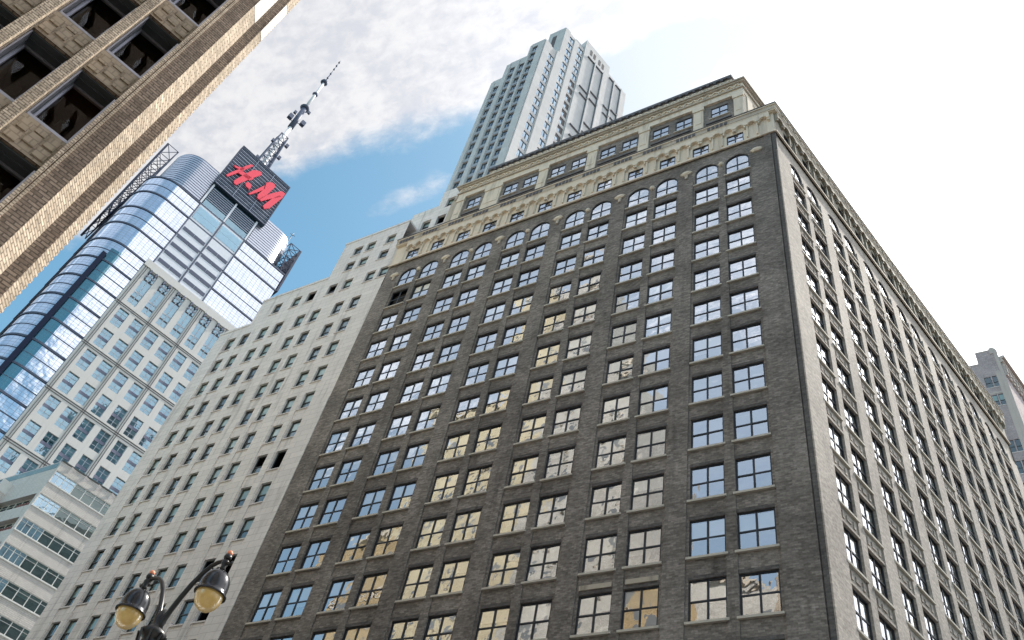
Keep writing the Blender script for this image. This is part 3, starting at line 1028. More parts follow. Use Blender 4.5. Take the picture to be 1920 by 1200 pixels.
    for k in range(45):
        x = 0.9 + k * 1.0
        mb.box(x - 0.16, x + 0.16, -0.42, -0.361, 72.42, 72.80, M['limestone_side'])
    fc.put('cornice', mb)
    # --- penthouse storey
    PL, PR, PY = -41.5, -9.6, 36.6
    pe = Vector((PR, PY)) + D14 * 40
    pplan = [(PL, PY), (PR, PY), tuple(pe), (PL, pe.y)]
    fp = Facade(rt, (0, PY, 0), 0.0)
    bays = [(-13.45, -10.5, [-11.92])]
    for k in range(4):
        r_ = -14.42 - 5.6 * k
        bays.append((r_ - 4.55, r_, [r_ - 1.03, r_ - 3.38]))
    bays.append((-40.55, -37.85, [-39.2]))
    mb = MB()
    ops = []
    for a, b, cs in bays:
        for c in cs:
            ops.append((c - 0.84, c + 0.84, 76.62, 78.66))
    wall_open(mb, PL, PR, 73.14, 79.4, ops, 0.16, 0.12, M['brick'])
    fp.put('penthouse_wall', mb)
    mb = MB()
    edges = [PR] + [t for b in bays for t in (b[1], b[0])] + [PL]
    for i in range(0, len(edges), 2):
        x1, x0 = edges[i], edges[i + 1]
        if x1 - x0 < 0.2:
            continue
        p = MB()
        p.box(x0, x1, 0.0, 0.159, 73.14, 79.0, M['limestone'])
        p.box(x0 - 0.08, x1 + 0.08, -0.10, 0.159, 78.75, 79.4, M['limestone'])
        p.box(x0 + 0.2, x1 - 0.2, -0.04, -0.001, 76.2, 78.4, M['limestone'])
        fp.put('pilaster', p)
    for a, b, cs in bays:
        for c in cs:
            WN.add(fp, c, 76.62, 0.225, 1.68, 2.04, win_steel, {'sill': True, 'sill_out': 0.2}, 0, 0, 0, None, 'p')
    sd = MB()
    sd.box(a, b, 0, 0.1, 75.6, 75.8, M['brick_dark']) if False else None
    # side wall of the penthouse
    fps = Facade(rt, (PR, PY, 0), A14)
    p = MB()
    p.quad((0, 0.0, 73.14), (40, 0.0, 73.14), (40, 0.0, 79.4), (0, 0.0, 79.4), M['limestone'])
    for k in range(7):
        p.box(0.6 + 5.6 * k, 1.5 + 5.6 * k, -0.12, -0.001, 73.14, 79.4, M['limestone'])
    fps.put('penthouse_wall', p)
    mb = MB()
    for (q2, z0, z1, mt) in ((0.06, 79.4, 80.30, 'limestone'), (0.22, 80.30, 80.48, 'limestone_old'), (0.10, 80.48, 81.30, 'limestone'), (0.32, 81.30, 81.52, 'limestone_old'), (0.46, 81.52, 81.78, 'limestone_old')):
        mb.prism(offset_poly(pplan, [q2, q2, 0, q2]), z0, z1, M[mt])
    # attic set back from the ends
    at = [(PL + 3.3, PY + 0.25), (PR - 0.9, PY + 0.25), tuple(Vector((PR - 0.9, PY + 0.25)) + D14 * 38), (PL + 3.3, pe.y)]
    mb.prism(offset_poly(at, [0.3, 0.0, 0, 0.0]), 81.78, 83.15, M['limestone_old'])
    mb.prism(offset_poly(at, [0.55, 0.12, 0, 0.1]), 83.15, 83.55, M['lead'])
    mb.T = fp.M.copy()
    n = int((PR - PL) / 0.72)
    for i in range(n):                          # egg ornament and dark modillions under the top edge
        x = PL + 0.5 + i * 0.72
        for t in range(5):
            a0, a1 = math.pi * t / 5, math.pi * (t + 1) / 5
            mb.slab([(x + 0.18 * math.cos(a0), 80.7 + 0.3 * math.sin(a0)), (x + 0.30 * math.cos(a0), 80.7 + 0.42 * math.sin(a0)), (x + 0.30 * math.cos(a1), 80.7 + 0.42 * math.sin(a1)), (x + 0.18 * math.cos(a1), 80.7 + 0.3 * math.sin(a1))], -0.24, -0.101, M['limestone'])
        if PL + 3.5 < x < PR - 1:
            for t in range(5):
                a0, a1 = math.pi * t / 5, math.pi * (t + 1) / 5
                mb.slab([(x + 0.16 * math.cos(a0), 82.2 + 0.34 * math.sin(a0)), (x + 0.31 * math.cos(a0), 82.2 + 0.5 * math.sin(a0)), (x + 0.31 * math.cos(a1), 82.2 + 0.5 * math.sin(a1)), (x + 0.16 * math.cos(a1), 82.2 + 0.34 * math.sin(a1))], -0.20, -0.051, M['limestone'])
            mb.box(x - 0.13, x + 0.13, -0.285, -0.051, 82.92, 83.149, M['lead'])
    fc.put('upper_cornice', mb)
    for x in (-12.4, -15.3, -19.8, -24.6, -28.0, -33.3):
        mb = MB()
        mb.bar((x, 0.3, 83.5), (x, 0.3, 84.5 + (x % 1) * 0.5), 0.05, M['lead'], 6)
        mb.box(x - 0.14, x + 0.14, 0.2, 0.4, 83.5, 83.8, M['lead'])
        fp.put('roof_rod', mb)
    mb = MB()                                   # scrolled finial at the far end of the penthouse
    mb.lathe([(0.3, 0), (0.34, 0.3), (0.18, 0.5), (0.3, 0.9), (0.2, 1.25), (0.03, 1.4)], (PL - 0.45, 0.3, 79.6), M['limestone_old'], 12)
    mb.box(PL - 0.9, PL - 0.05, 0.1, 0.6, 73.14, 79.6, M['limestone_old'])
    fp.put('finial', mb)
    # flat roofs and blind back walls close the block
    mb = MB()
    mb.prism(plan, 73.141, 73.16, M['lead'])
    mb.prism([(XL, 36.6), (CX - 1.2, 36.6), tuple(e2 - N14 * 0.8), (XL, e2.y)], 0.2, 68.7, M['room'])
    fc.put('core', mb)
    for a, b, cs in bays:
        mb = MB()
        mb.box(a + 0.25, b - 0.25, 0.02, 0.159, 75.72, 75.86, M['lead'])
        fp.put('sill_course', mb)
    WN.build(100)
main_building()

# ------------------------------------------------------------------ pale sash-window building beside it
def grey_building():
    rt = root('office_building', (-58, 36, 0), 'plain grey white stepped office building with small sash windows, left of the dark brick block', 'office building')
    ff = Facade(rt, (0, 36, 0), 0.0)
    WN = Wins(rt)
    cols = [-67.2, -65.05, -62.35, -60.2, -57.2, -55.1, -52.05, -49.85]
    rows = [63.35 - 3.442 * k for k in range(17)]
    top = [-62.3, -59.5, -57.4, -54.5, -52.4, -49.4, -47.65]
    u1 = [-53.5, -51.65, -48.9]
    u2 = [-53.45, -51.6, -48.85, -47.7]
    w, h = 1.22, 2.1
    rnd = random.Random(5)
    opsA, opsB, opsC = [], [], []
    specs = []
    for c in cols:
        for r, z in enumerate(rows):
            opsA.append((c - w / 2, c + w / 2, z, z + h))
            dark = 0
            if c == cols[7] and r == 6: dark = 1
            if c == cols[6] and r == 6: dark = 2
            if c == cols[7] and r == 10: dark = 1
            if c == cols[6] and r == 9: dark = 2
            if c == cols[7] and r == 9: dark = 1
            specs.append((c, z, h, dark))
    for c in top:
        opsB.append((c - w / 2, c + w / 2, 67.65, 67.65 + 1.8))
        specs.append((c, 67.65, 1.8, 1 if c == -57.4 else (2 if c == -54.5 else 0)))
    for c in u1:
        opsC.append((c - w / 2, c + w / 2, 71.35, 73.0))
        specs.append((c, 71.35, 1.65, 0))
    for c in u2[:3]:
        opsC.append((c - w / 2, c + w / 2, 74.2, 75.85))
        specs.append((c, 74.2, 1.65, 0))
    XR = -46.99
    wl = MB()
    wall_open(wl, -70.0, XR, 0.0, 66.9, opsA, 0.06, 0.3, M['panel_stone'])
    wall_open(wl, -65.5, XR, 66.9, 71.05, opsB, 0.0601, 0.3, M['panel_stone'])
    wall_open(wl, -56.0, XR, 71.05, 77.4, opsC, 0.0602, 0.3, M['panel_stone'])
    # thickness of the stepped top
    wl.quad((-70, 0.06, 0), (-70, 0.06, 66.9), (-70, 20, 66.9), (-70, 20, 0), M['panel_stone'])
    wl.quad((-65.5, 0.06, 66.9), (-65.5, 0.06, 71.05), (-65.5, 20, 71.05), (-65.5, 20, 66.9), M['panel_stone'])
    wl.quad((-56, 0.06, 71.05), (-56, 0.06, 77.4), (-56, 20, 77.4), (-56, 20, 71.05), M['panel_stone'])
    # faint flat pilasters on the lower storeys
    ed = [-70.0] + [t for c in cols for t in (c - w / 2 - 0.12, c + w / 2 + 0.12)] + [XR]
    for i in range(0, len(ed), 2):
        wl.box(ed[i] + (0 if i else 0.001), ed[i + 1] - (0.001 if i == len(ed) - 2 else 0), -0.03, 0.0595, 0, 50.2 if i not in (0,) else 66.0, M['panel_stone'])
    ff.put('wall', wl)
    mb = MB()
    mb.box(-70.05, -65.45, 0.0, 20, 66.9, 67.25, M['panel_stone'])
    mb.box(-65.6, -55.95, -0.001, 20, 71.05, 71.4, M['panel_stone'])
    mb.box(-56.1, XR, -0.002, 20, 77.4, 77.75, M['panel_stone'])
    for x in (-69.2, -67.0):
        mb.box(x, x + 0.9, 0.1, 0.5, 67.25, 67.5, M['panel_stone'])
    for x in (-64.0, -61.0, -58.4):
        mb.box(x, x + 1.2, 0.1, 0.5, 71.4, 71.62, M['panel_stone'])
    ff.put('parapet', mb)
    for c, z, hh, dark in specs:
        WN.add(ff, c, z, 0.26, w, hh, win_sash, {'sill_out': 0.30}, rnd.choice([0, 0, 0.5, 0.54, 0.54, 0.8]), dark, 0, None, '', 1.2)
    mb = MB()
    mb.box(-69.6, -47.2, 1.6, 19.8, 0.1, 66.8, M['room'])
    ff.put('core', mb)
    WN.build(100)
grey_building()

# ------------------------------------------------------------------ pale tower behind
def white_tower():
    rt = root('tower', (-58.2, 58, 0), 'tall pale stone setback tower with narrow window strips, rising behind the brick block', 'tower')
    ff = Facade(rt, (0, 58, 0), 0.0)
    fr = Facade(rt, (-58.2, 58, 0), A14)
    st = M['tower_stone']
    WN = Wins(rt)
    rows = [183.0 - 3.56 * k for k in range(34)]
    cols = [-67.75, -65.0, -62.7, -60.55]
    XL, XC = -69.5, -58.2
    # street face in three steps
    def topz(c):
        return 174.4 if c < -66.4 else (181.0 if c < -60.9 + 0.0 else 187.0)
    seg = [(-69.5, -66.3, 174.4), (-66.3, -61.7, 181.2), (-61.7, -58.2, 187.0)]
    mb = MB()
    for x0, x1, zt in seg:
        ops = []
        for c in cols:
            for z in rows:
                if x0 < c < x1 and z + 2.4 < zt - 0.4:
                    ops.append((c - 0.72, c + 0.72, z, z + 2.5))
                    WN.add(ff, c, z, 0.22, 1.44, 2.5, win_tower, {}, random.choice([0, 0, 0.4]), 0, 0, None, 't', 0.8)
        wall_open(mb, x0, x1, 60, zt, ops, 0.0, 0.24, st)
    for c in cols:                              # grey spandrels tie the windows into strips
        zt = topz(c)
        for z in rows:
            if z + 2.4 < zt - 0.4 and z - 1.06 > 60:
                mb.box(c - 0.72, c + 0.72, -0.03, -0.001, z - 1.05, z - 0.01, M['strip_grey'])
    # raised piers between the window strips
    pe = [(-69.5, -68.6), (-66.9, -65.85), (-64.2, -63.55), (-61.85, -61.4), (-59.7, -58.2)]
    for a, b in pe:
        zt = 174.4 if b < -66.6 else (181.2 if b < -61.6 else 187.0)
        mb.box(a, b, -0.22, -0.002, 60, zt - 0.6, st)
    ff.put('wall', mb)
    # avenue face of the low block and of the high block
    mb = MB()
    c1, c2, c3 = 2.75, 6.8, 10.2
    def strip(fac, mbx, u0, u1, z0, z1, c, wd, rws, hh, y, darkfrom=None):
        ops = []
        for z in rws:
            if z > z0 + 0.2 and z + hh < z1 - 0.3:
                ops.append((c - wd / 2, c + wd / 2, z, z + hh))
                dk = 1 if (darkfrom and z < darkfrom) else 0
                WN.add(fac, c, z, y + 0.10, wd, hh, win_tower, {}, random.choice([0, 0, 0, 0.4]), dk, 0, None, 'r', 0.8)
        wall_open(mbx, u0, u1, z0, z1, ops, y, 0.12, st)
    rr = [184.4 - 3.56 * k for k in range(32)]
    strip(fr, mb, 0.0, 4.2, 75, 187.0, c1, 1.62, rr, 2.45, 0.0)
    mb.box(0.0, 1.75, -0.35, -0.002, 75, 186.5, st)
    mb.box(3.75, 5.85, -0.35, -0.002, 75, 187.3, st)
    mb.box(4.25, 5.85, -0.349, -0.002, 187.3, 201.6, st)
    rr2 = [198.0 - 3.56 * k for k in range(36)]
    strip(fr, mb, 4.2, 8.7, 75, 202.0, c2, 1.6, rr2, 2.5, 0.0)
    mb.box(7.75, 9.25, -0.20, -0.002, 75, 201.4, st)
    strip(fr, mb, 8.7, 11.2, 75, 202.0, c3, 1.6, rr2, 2.5, 0.0, 181.5)
    mb.quad((11.2, -0.35, 75), (20.2, -0.35, 75), (20.2, -0.35, 207.2), (11.2, -0.35, 207.2), st)
    mb.quad((20.2, -0.15, 75), (27.4, -0.15, 75), (27.4, -0.15, 204.2), (20.2, -0.15, 204.2), st)
    mb.quad((11.2, -0.35, 75), (11.2, -0.35, 207.2), (11.2, 10, 207.2), (11.2, 10, 75), st)
    fr.put('wall', mb)
    # sunk blind panels with stepped shoulders on the far half
    for (a, b, segs) in ((12.7, 14.9, [(199.5, 184.2, 0), (183.0, 181.4, -0.5), (180.2, 166.0, 0), (164.8, 162.0, -0.5), (160.8, 120.0, -0.1)]),
                         (15.7, 18.05, [(199.5, 187.0, 0), (185.8, 183.4, -0.5), (182.2, 172.0, 0), (170.8, 168.0, -0.5), (166.8, 120, -0.1)]),
                         (20.9, 22.3, [(202.2, 188.0, 0), (186.8, 184.8, -0.45), (183.6, 120, 0)]),
                         (23.4, 25.1, [(202.2, 190.0, 0), (188.6, 186.2, -0.4), (185.0, 120, 0)])):
        mb = MB()
        y = -0.35 if a < 20 else -0.15
        for zt, zb, dx in segs:
            # ledge and side edge in dark grey, painted as the panel's shadow lines
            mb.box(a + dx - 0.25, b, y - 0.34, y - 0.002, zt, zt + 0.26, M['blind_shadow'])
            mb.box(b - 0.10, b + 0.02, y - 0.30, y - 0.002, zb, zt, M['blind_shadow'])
            mb.box(b + 0.02, b + 0.34, y - 0.45, y - 0.002, zb - 0.9, zt + 0.9, st)
        fr.put('blind_panel', mb)
    # small dark vents at the top
    mb = MB()
    for x in (13.0, 14.3, 16.2, 17.5):
        mb.box(x, x + 0.75, -0.40, -0.352, 202.0, 204.6, M['tower_dark'])
    fr.put('vent', mb)
    # upper block: street face set back, top storeys
    fu = Facade(rt, tuple(fr.world((4.2, 0, 0)))[:2] + (0,), 0.0)
    mb = MB()
    mb.box(-4.2, 0.0, 0.0, 6.0, 187.0, 202.0, st)
    mb.box(-4.2, -1.6, 1.2, 6.0, 202.0, 203.0, st)
    mb.box(-3.0, -1.9, -0.05, -0.002, 190.0, 199.0, M['tower_dark'])
    fu.put('upper_block', mb)
    mb = MB()
    # low-block roof edges and the mass behind
    mb.box(-69.5, -66.3, 0.002, 12, 174.4, 174.9, st)
    mb.box(-66.3, -61.7, 0.002, 12, 181.2, 181.7, st)
    mb.box(-61.7, -58.25, 0.002, 4.2, 187.0, 187.5, st)
    mb.quad((-66.3, 0.0, 174.4), (-66.3, 0.0, 181.2), (-66.3, 12, 181.2), (-66.3, 12, 174.4), st)
    mb.quad((-61.7, 0.0, 181.2), (-61.7, 0.0, 187.0), (-61.7, 12, 187.0), (-61.7, 12, 181.2), st)
    mb.quad((-69.5, 0.0, 0), (-69.5, 0.0, 174.4), (-69.5, 28, 174.4), (-69.5, 28, 0), st)
    ff.put('parapet', mb)
    mb = MB()
    mb.prism([(0.9, 1.3), (4.1, 1.3), (4.1, 9), (0.9, 9)], 10, 186.5, M['room'])
    mb.prism([(4.5, 1.3), (11, 1.3), (11, 14), (4.5, 14)], 10, 201.5, st)
    mb.prism([(4.3, 1.0), (26.9, 1.0), (26.9, 14), (4.3, 14)], 201.5, 201.9, st)
    mb.prism([(12.0, 0.5), (19.6, 0.5), (19.6, 12), (12.0, 12)], 201.9, 208.6, st)
    mb.box(8.6, 11.2, 0.6, 8, 201.9, 204.4, st)
    fr.put('core', mb)
    # low wing that meets the brick block
    fw = Facade(rt, (0, 37.4, 0), 0.0)
    mb = MB()
    wl_ = [(-45.95, 77.2, 0), (-43.95, 77.2, 1), (-43.5, 80.6, 0)]
    ops = [(c - 0.58, c + 0.58, z, z + 1.7) for c, z, d in wl_]
    wall_open(mb, -48.6, -45.1, 60, 81.4, ops, 0.0, 0.3, M['panel_stone'])
    wall_open(mb, -45.1, -42.4, 60, 84.3, ops, 0.0, 0.3, M['panel_stone'])
    mb.box(-48.6, -45.1, 0.31, 20.0, 81.4, 81.6, M['panel_stone'])
    mb.box(-45.1, -42.4, 0.31, 20.0, 84.3, 84.5, M['panel_stone'])
    mb.quad((-48.6, 0, 60), (-48.6, 0, 81.4), (-48.6, 20.5, 81.4), (-48.6, 20.5, 60), M['panel_stone'])
    mb.quad((-45.1, 0, 81.4), (-45.1, 0, 84.3), (-45.1, 20.5, 84.3), (-45.1, 20.5, 81.4), M['panel_stone'])
    mb.quad((-42.4, 0, 60), (-42.4, 20.5, 60), (-42.4, 20.5, 84.3), (-42.4, 0, 84.3), M['panel_stone'])
    fw.put('low_wing', mb)
    for c, z, dk in wl_:
        WN.add(fw, c, z, 0.26, 1.16, 1.7, win_sash, {}, 0.5, dk, 0, None, 'w', 1.0)
    # hidden lower walls
    mb = MB()
    mb.box(-69.3, -58.4, 0.4, 20, 0, 60, st)
    ff.put('lower_wall', mb)
    WN.build(100)
white_tower()

# ------------------------------------------------------------------ glass skyscraper with the roof sign
def skyscraper():
    O = (-183.47, 79.61)
    rt = root('skyscraper', (O[0], O[1], 0), 'blue glass skyscraper with rounded corner, red lettered roof sign and antenna mast', 'skyscraper')
    f = Facade(rt, (O[0], O[1], 0), A14)
    def outline(u0, u1, rad, depth, off=0.0, seg=14, right=False, y0=0.0):
        """plan with one rounded corner, counter-clockwise"""
        u0 -= off; u1 += off; y0 -= off; depth += off
        p = []
        if not right:
            cx, cy = u0 + rad + off, y0 + rad + off
            rr = rad + off
            for i in range(seg + 1):
                a = math.pi + math.pi / 2 * i / seg
                p.append((cx + rr * math.cos(a), cy + rr * math.sin(a)))
            p += [(u1, y0), (u1, depth), (u0, depth)]
        else:
            cx, cy = u1 - rad - off, y0 + rad + off
            rr = rad + off
            p += [(u0, y0)]
            for i in range(seg + 1):
                a = -math.pi / 2 + math.pi / 2 * i / seg
                p.append((cx + rr * math.cos(a), cy + rr * math.sin(a)))
            p += [(u1, depth), (u0, depth)]
        return p
    # curtain wall, UV follows the arc
    U0, U1, RD, DP = -29.2, 20.4, 8.2, 46.0
    pl = outline(U0, U1, RD, DP)
    n = len(pl)
    me = bpy.data.meshes.new('curtain_wall')
    zs = [0, 100, 206.6]
    v = [(x, y, z) for z in zs for x, y in pl]
    fc, uv = [], []
    acc = [0.0]
    for i in range(n):
        a, b = Vector(pl[i]), Vector(pl[(i + 1) % n])
        acc.append(acc[-1] + (b - a).length)
    for j in range(2):
        for i in range(n):
            k2 = (i + 1) % n
            fc.append((j * n + i, j * n + k2, (j + 1) * n + k2, (j + 1) * n + i))
            uv += [acc[i], zs[j], acc[i + 1], zs[j], acc[i + 1], zs[j + 1], acc[i], zs[j + 1]]
    me.from_pydata(v, [], fc)
    me.materials.append(M['curtain'])
    for p in me.polygons:
        p.use_smooth = True
    me.uv_layers.new(name='UVMap').data.foreach_set('uv', uv)
    me.update()
    import bmesh
    bm = bmesh.new(); bm.from_mesh(me)
    for e in bm.edges:
        if len(e.link_faces) == 2 and e.calc_face_angle(0) > 0.3:
            e.smooth = False
    bm.to_mesh(me); bm.free()
    link('curtain_wall', me, rt, f.rel(), f.phi)
    mb = MB(); mb.prism(pl, 206.6, 206.8, M['band']); f.put('roof', mb)
    for k in range(20):                         # floor bands every two storeys, thin ones between
        z = 206.3 - 8.09 * k
        mb = MB()
        mb.prism(outline(U0, U1, RD, DP, 0.22), z - 0.28, z + 0.28, M['band'])
        f.put('floor_band', mb)
        if k % 2 == 0 or k > 3:
            mb = MB()
            mb.prism(outline(U0, U1, RD, DP, 0.08), z - 4.2, z - 3.95, M['band'])
            f.put('floor_band', mb)
    # vertical navy recess on the rounded corner
    mb = MB()
    mb.box(-25.2, -24.0, -0.10, 2.0, 0, 168.0, M['fin'])
    f.put('fin', mb)
    mb = MB()
    ccx, ccy = U0 + RD, RD
    arc = [math.radians(t) for t in (249, 253, 257, 261, 265, 269)]
    outer = [(ccx + (RD + 0.07) * math.cos(t), ccy + (RD + 0.07) * math.sin(t)) for t in arc]
    inner = [(ccx + (RD - 0.1) * math.cos(t), ccy + (RD - 0.1) * math.sin(t)) for t in arc]
    mb.prism(outer + inner[::-1], 0, 171.0, M['teal_strip'])
    f.put('glass_panel', mb)
    for u in (-13.4, -4.6, 3.9):
        mb = MB(); mb.box(u - 0.18, u + 0.18, -0.34, -0.01, 174.4, 206.4, M['band']); f.put('mullion', mb)
    # white louvre panels
    for u0, u1 in ((-13.15, -4.85), (-4.35, 3.65)):
        mb = MB(); mb.box(u0, u1, -0.20, -0.01, 174.6, 197.9, M['louvre_white']); f.put('louvre_panel', mb)
        for k in range(5):
            zt = 194.3 - 3.95 * k
            for a in (0, 1):
                wd = (u1 - u0 - 0.7) / 2
                x = u0 + 0.3 + a * (wd + 0.12)
                mb = MB()
                mb.box(x, x + wd, -0.32, -0.202, zt - 1.35, zt, M['band'])
                f.put('louvre', mb)
        mb = MB(); mb.box(u0 + 0.3, u1 - 0.3, -0.26, -0.01, 199.4, 205.2, M['sky_glass'])
        mb.box(u0 + 0.3, u1 - 0.3, -0.255, -0.01, 202.2, 202.35, M['band'])
        mb2 = MB(); mb2.box(u0, u1, -0.18, -0.012, 198.0, 206.0, M['louvre_white']); f.put('panel_surround', mb2)
        f.put('glass_panel', mb)
        mb = MB(); mb.box(u0 + 0.2, u1 - 0.2, 0.2, 0.9, 206.85, 209.6, M['sky_glass']); f.put('glass_panel', mb)
        mb = MB()
        mb.box(u0, u1, 0.3, 6, 209.6, 216.5, M['sign_back'])
        for k in range(7):
            mb.box(u0 + 0.1, u1 - 0.1, 0.0, 0.298, 209.9 + k * 0.92, 210.25 + k * 0.92, M['sign_slat'])
        f.put('plant_louvre', mb)
    for u in (-13.6, -4.6, 3.9):
        mb = MB(); mb.box(u - 0.3, u + 0.3, -0.12, 0.295, 206.82, 217.0, M['louvre_white']); f.put('mullion', mb)
    # ribbed drums on both ends of the roof
    def drum(u0, u1, rad, z1, right, y0, depth, parts):
        mb = MB()
        mb.prism(outline(u0, u1, rad, depth, -0.25, 12, right, y0), 206.8, z1, M['metal_groove'])
        z = 207.0
        while z < z1 - 0.6:
            mb.prism(outline(u0, u1, rad, depth, 0.0, 12, right, y0), z, z + 0.74, M['metal_rib'])
            z += 1.05
        f.put(parts, mb)
    drum(-26.8, -14.2, 7.0, 224.2, False, 0.9, 30, 'ribbed_drum')
    drum(4.6, 18.2, 6.0, 222.8, True, 0.9, 26, 'ribbed_drum')
    # roof sign
    sg = MB()
    S0, S1, Z0, Z1 = -14.3, 6.35, 217.2, 240.5
    sg.box(S0, S1, -0.6, 1.2, Z0, Z1, M['sign_back'])
    k = 0
    z = Z0 + 0.35
    rnd = random.Random(3)
    while z < Z1 - 0.4:
        sg.box(S0 + 0.3, S1 - 0.3, -0.78, -0.602, z, z + (0.30 if k % 3 else 0.42), M['sign_slat'] if k % 2 == 0 else M['band'])
        z += 0.74
        k += 1
    for x in (S0, S1 - 0.35):
        sg.box(x, x + 0.35, -0.95, -0.601, Z0, Z1, M['truss'])
    sg.box(S0 + 0.36, S1 - 0.36, -0.95, -0.601, Z1 - 0.45, Z1, M['truss'])
    sg.box(S0 + 0.36, S1 - 0.36, -0.95, -0.601, Z0, Z0 + 0.3, M['truss'])
    for x in (-7.4, -0.5):
        sg.box(x, x + 0.18, -0.88, -0.603, Z0 + 0.31, Z1 - 0.46, M['sign_slat'])
    sign = f.put('roof_sign', sg)
    def letter(polys):
        mb = MB()
        for p in polys:
            a = sum(p[i][0] * p[(i + 1) % len(p)][1] - p[(i + 1) % len(p)][0] * p[i][1] for i in range(len(p)))
            if a < 0:
                p = p[::-1]
            mb.slab(p, -1.5, -1.05, M['sign_red'])
        link('letter', mb.mesh('letter'), sign)
    # brush-script H, ampersand dot-loop, M
    letter([[(-12.9, 222.7), (-12.3, 222.5), (-10.9, 226.0), (-9.3, 230.9), (-7.9, 235.2), (-8.7, 235.1), (-9.8, 232.6), (-10.9, 228.9), (-12.0, 225.9)],
            [(-12.9, 228.9), (-12.2, 228.4), (-10.6, 229.1), (-9.4, 229.0), (-9.7, 231.4), (-11.4, 229.7)],
            [(-9.9, 223.2), (-9.5, 222.1), (-8.5, 222.3), (-7.6, 225.3), (-6.5, 228.4), (-5.5, 231.0), (-4.1, 234.5), (-4.4, 235.5), (-5.4, 235.2), (-7.1, 233.6), (-8.3, 229.8)],
            [(-10.6, 227.3), (-6.2, 228.3), (-5.4, 230.1), (-9.9, 229.4)]])
    amp = [(-5.45 + 1.05 * math.cos(t * math.pi / 7), 226.1 + 1.25 * math.sin(t * math.pi / 7)) for t in range(14)]
    letter([amp, [(-5.0, 224.95), (-4.2, 224.7), (-4.5, 225.6)]])
    letter([[(-3.95, 223.0), (-3.4, 223.0), (-2.2, 225.6), (-0.7, 229.3), (-1.2, 231.6), (-2.5, 227.6)],
            [(-1.3, 225.7), (-0.8, 224.2), (0.2, 224.4), (1.1, 228.0), (1.9, 234.6), (1.2, 235.5), (-0.2, 235.0), (-1.3, 233.2), (-0.6, 230.4)],
            [(-0.2, 224.3), (0.8, 224.3), (2.2, 227.2), (4.3, 230.8), (6.0, 234.0), (5.9, 235.5), (4.4, 235.2), (2.6, 231.8), (0.9, 227.9)],
            [(2.1, 223.2), (3.0, 222.5), (4.3, 224.4), (5.2, 229.0), (6.0, 233.2), (4.6, 232.8), (3.1, 228.4)]])
    # edge-on advertising frames with trusses
    def blade(u, y0, y1, z0, z1, side, nm):
        mb = MB()
        mb.box(u - 0.35, u + 0.35, y0, y1, z0, z1, M['truss'])
        du = 4.2 * side
        st = 7
        for yy in (y0 + 0.2, (y0 + y1) / 2, y1 - 0.2):
            for i in range(st):
                za, zb = z0 + (z1 - z0) * i / st, z0 + (z1 - z0) * (i + 1) / st
                w0 = du * (0.35 + 0.65 * i / st)
                w1 = du * (0.35 + 0.65 * (i + 1) / st)
                mb.bar((u, yy, za), (u + w1, yy, zb), 0.13, M['truss'], 5)
                mb.bar((u + w0, yy, za), (u, yy, zb), 0.13, M['truss'], 5)
                mb.bar((u + w0, yy, za), (u + w1, yy, zb), 0.2, M['truss'], 5)
                mb.bar((u, yy, zb), (u + w1, yy, zb), 0.13, M['truss'], 5)
        for i in range(st + 1):
            zz = z0 + (z1 - z0) * i / st
            w1 = du * (0.35 + 0.65 * i / st)
            mb.bar((u + w1, y0 + 0.2, zz), (u + w1, y1 - 0.2, zz), 0.12, M['truss'], 5)
        f.put(nm, mb)
    blade(-31.6, 20.0, 36.0, 197.5, 239.5, 1, 'sign_frame')
    blade(21.6, 1.5, 14.0, 200.0, 222.0, -1, 'sign_frame')
    mb = MB()
    mb.bar((16.6, 4, 222.4), (16.9, 4, 229.5), 0.12, M['mast'])
    mb.bar((16.0, 4, 228.0), (17.8, 4, 228.4), 0.10, M['mast'])
    mb.bar((16.8, 3.2, 227.2), (16.8, 4.8, 227.4), 0.10, M['mast'])
    f.put('roof_aerial', mb)
    # stone-clad shaft with paired windows
    sm = M['sky_stone']
    wl = MB()
    ops = []
    cols = []
    for j in range(4):
        b = -13.95 + 9.42 * j
        cols += [b + 1.15 + 1.45, b + 5.75 + 1.45]
    cols = [c for c in cols if c < 15.2]
    units = [155.5 - 8.13 * k for k in range(18)]
    for c in cols:
        ops.append((c - 1.45, c + 1.45, 158.4, 171.4))
        for z in units:
            ops.append((c - 1.45, c + 1.45, z - 5.95, z))
    wall_open(wl, -14.95, 16.2, 0, 174.3, ops, -1.2, 0.35, sm)
    wl.quad((-14.95, -1.2, 0), (-14.95, -1.2, 174.3), (-14.95, -0.02, 174.3), (-14.95, -0.02, 0), sm)
    wl.quad((16.2, -1.2, 0), (16.2, -0.02, 0), (16.2, -0.02, 174.3), (16.2, -1.2, 174.3), sm)
    wl.quad((-14.95, -1.2, 174.3), (16.2, -1.2, 174.3), (16.2, -0.02, 174.3), (-14.95, -0.02, 174.3), sm)
    f.put('stone_cladding', wl)
    mb = MB()
    mb.box(-15.1, 16.35, -1.55, -1.201, 172.0, 174.5, sm)
    for z in (156.6, 140.3, 124.1, 107.8, 91.6):
        mb.box(-14.9, 16.1, -1.32, -1.202, z + 0.18, z + 0.40, M['tower_dark'])
        mb.box(-14.9, 16.1, -1.30, -1.202, z - 0.42, z - 0.24, M['tower_dark'])
    for j in range(4):
        u = -13.95 + 9.42 * j - 0.05
        for du in (-0.3, 0.28):
            mb.box(u + du - 0.06, u + du + 0.06, -1.34, -1.203, 0, 171.9, M['tower_dark'])
    f.put('reveal_line', mb)
    rnd = random.Random(8)
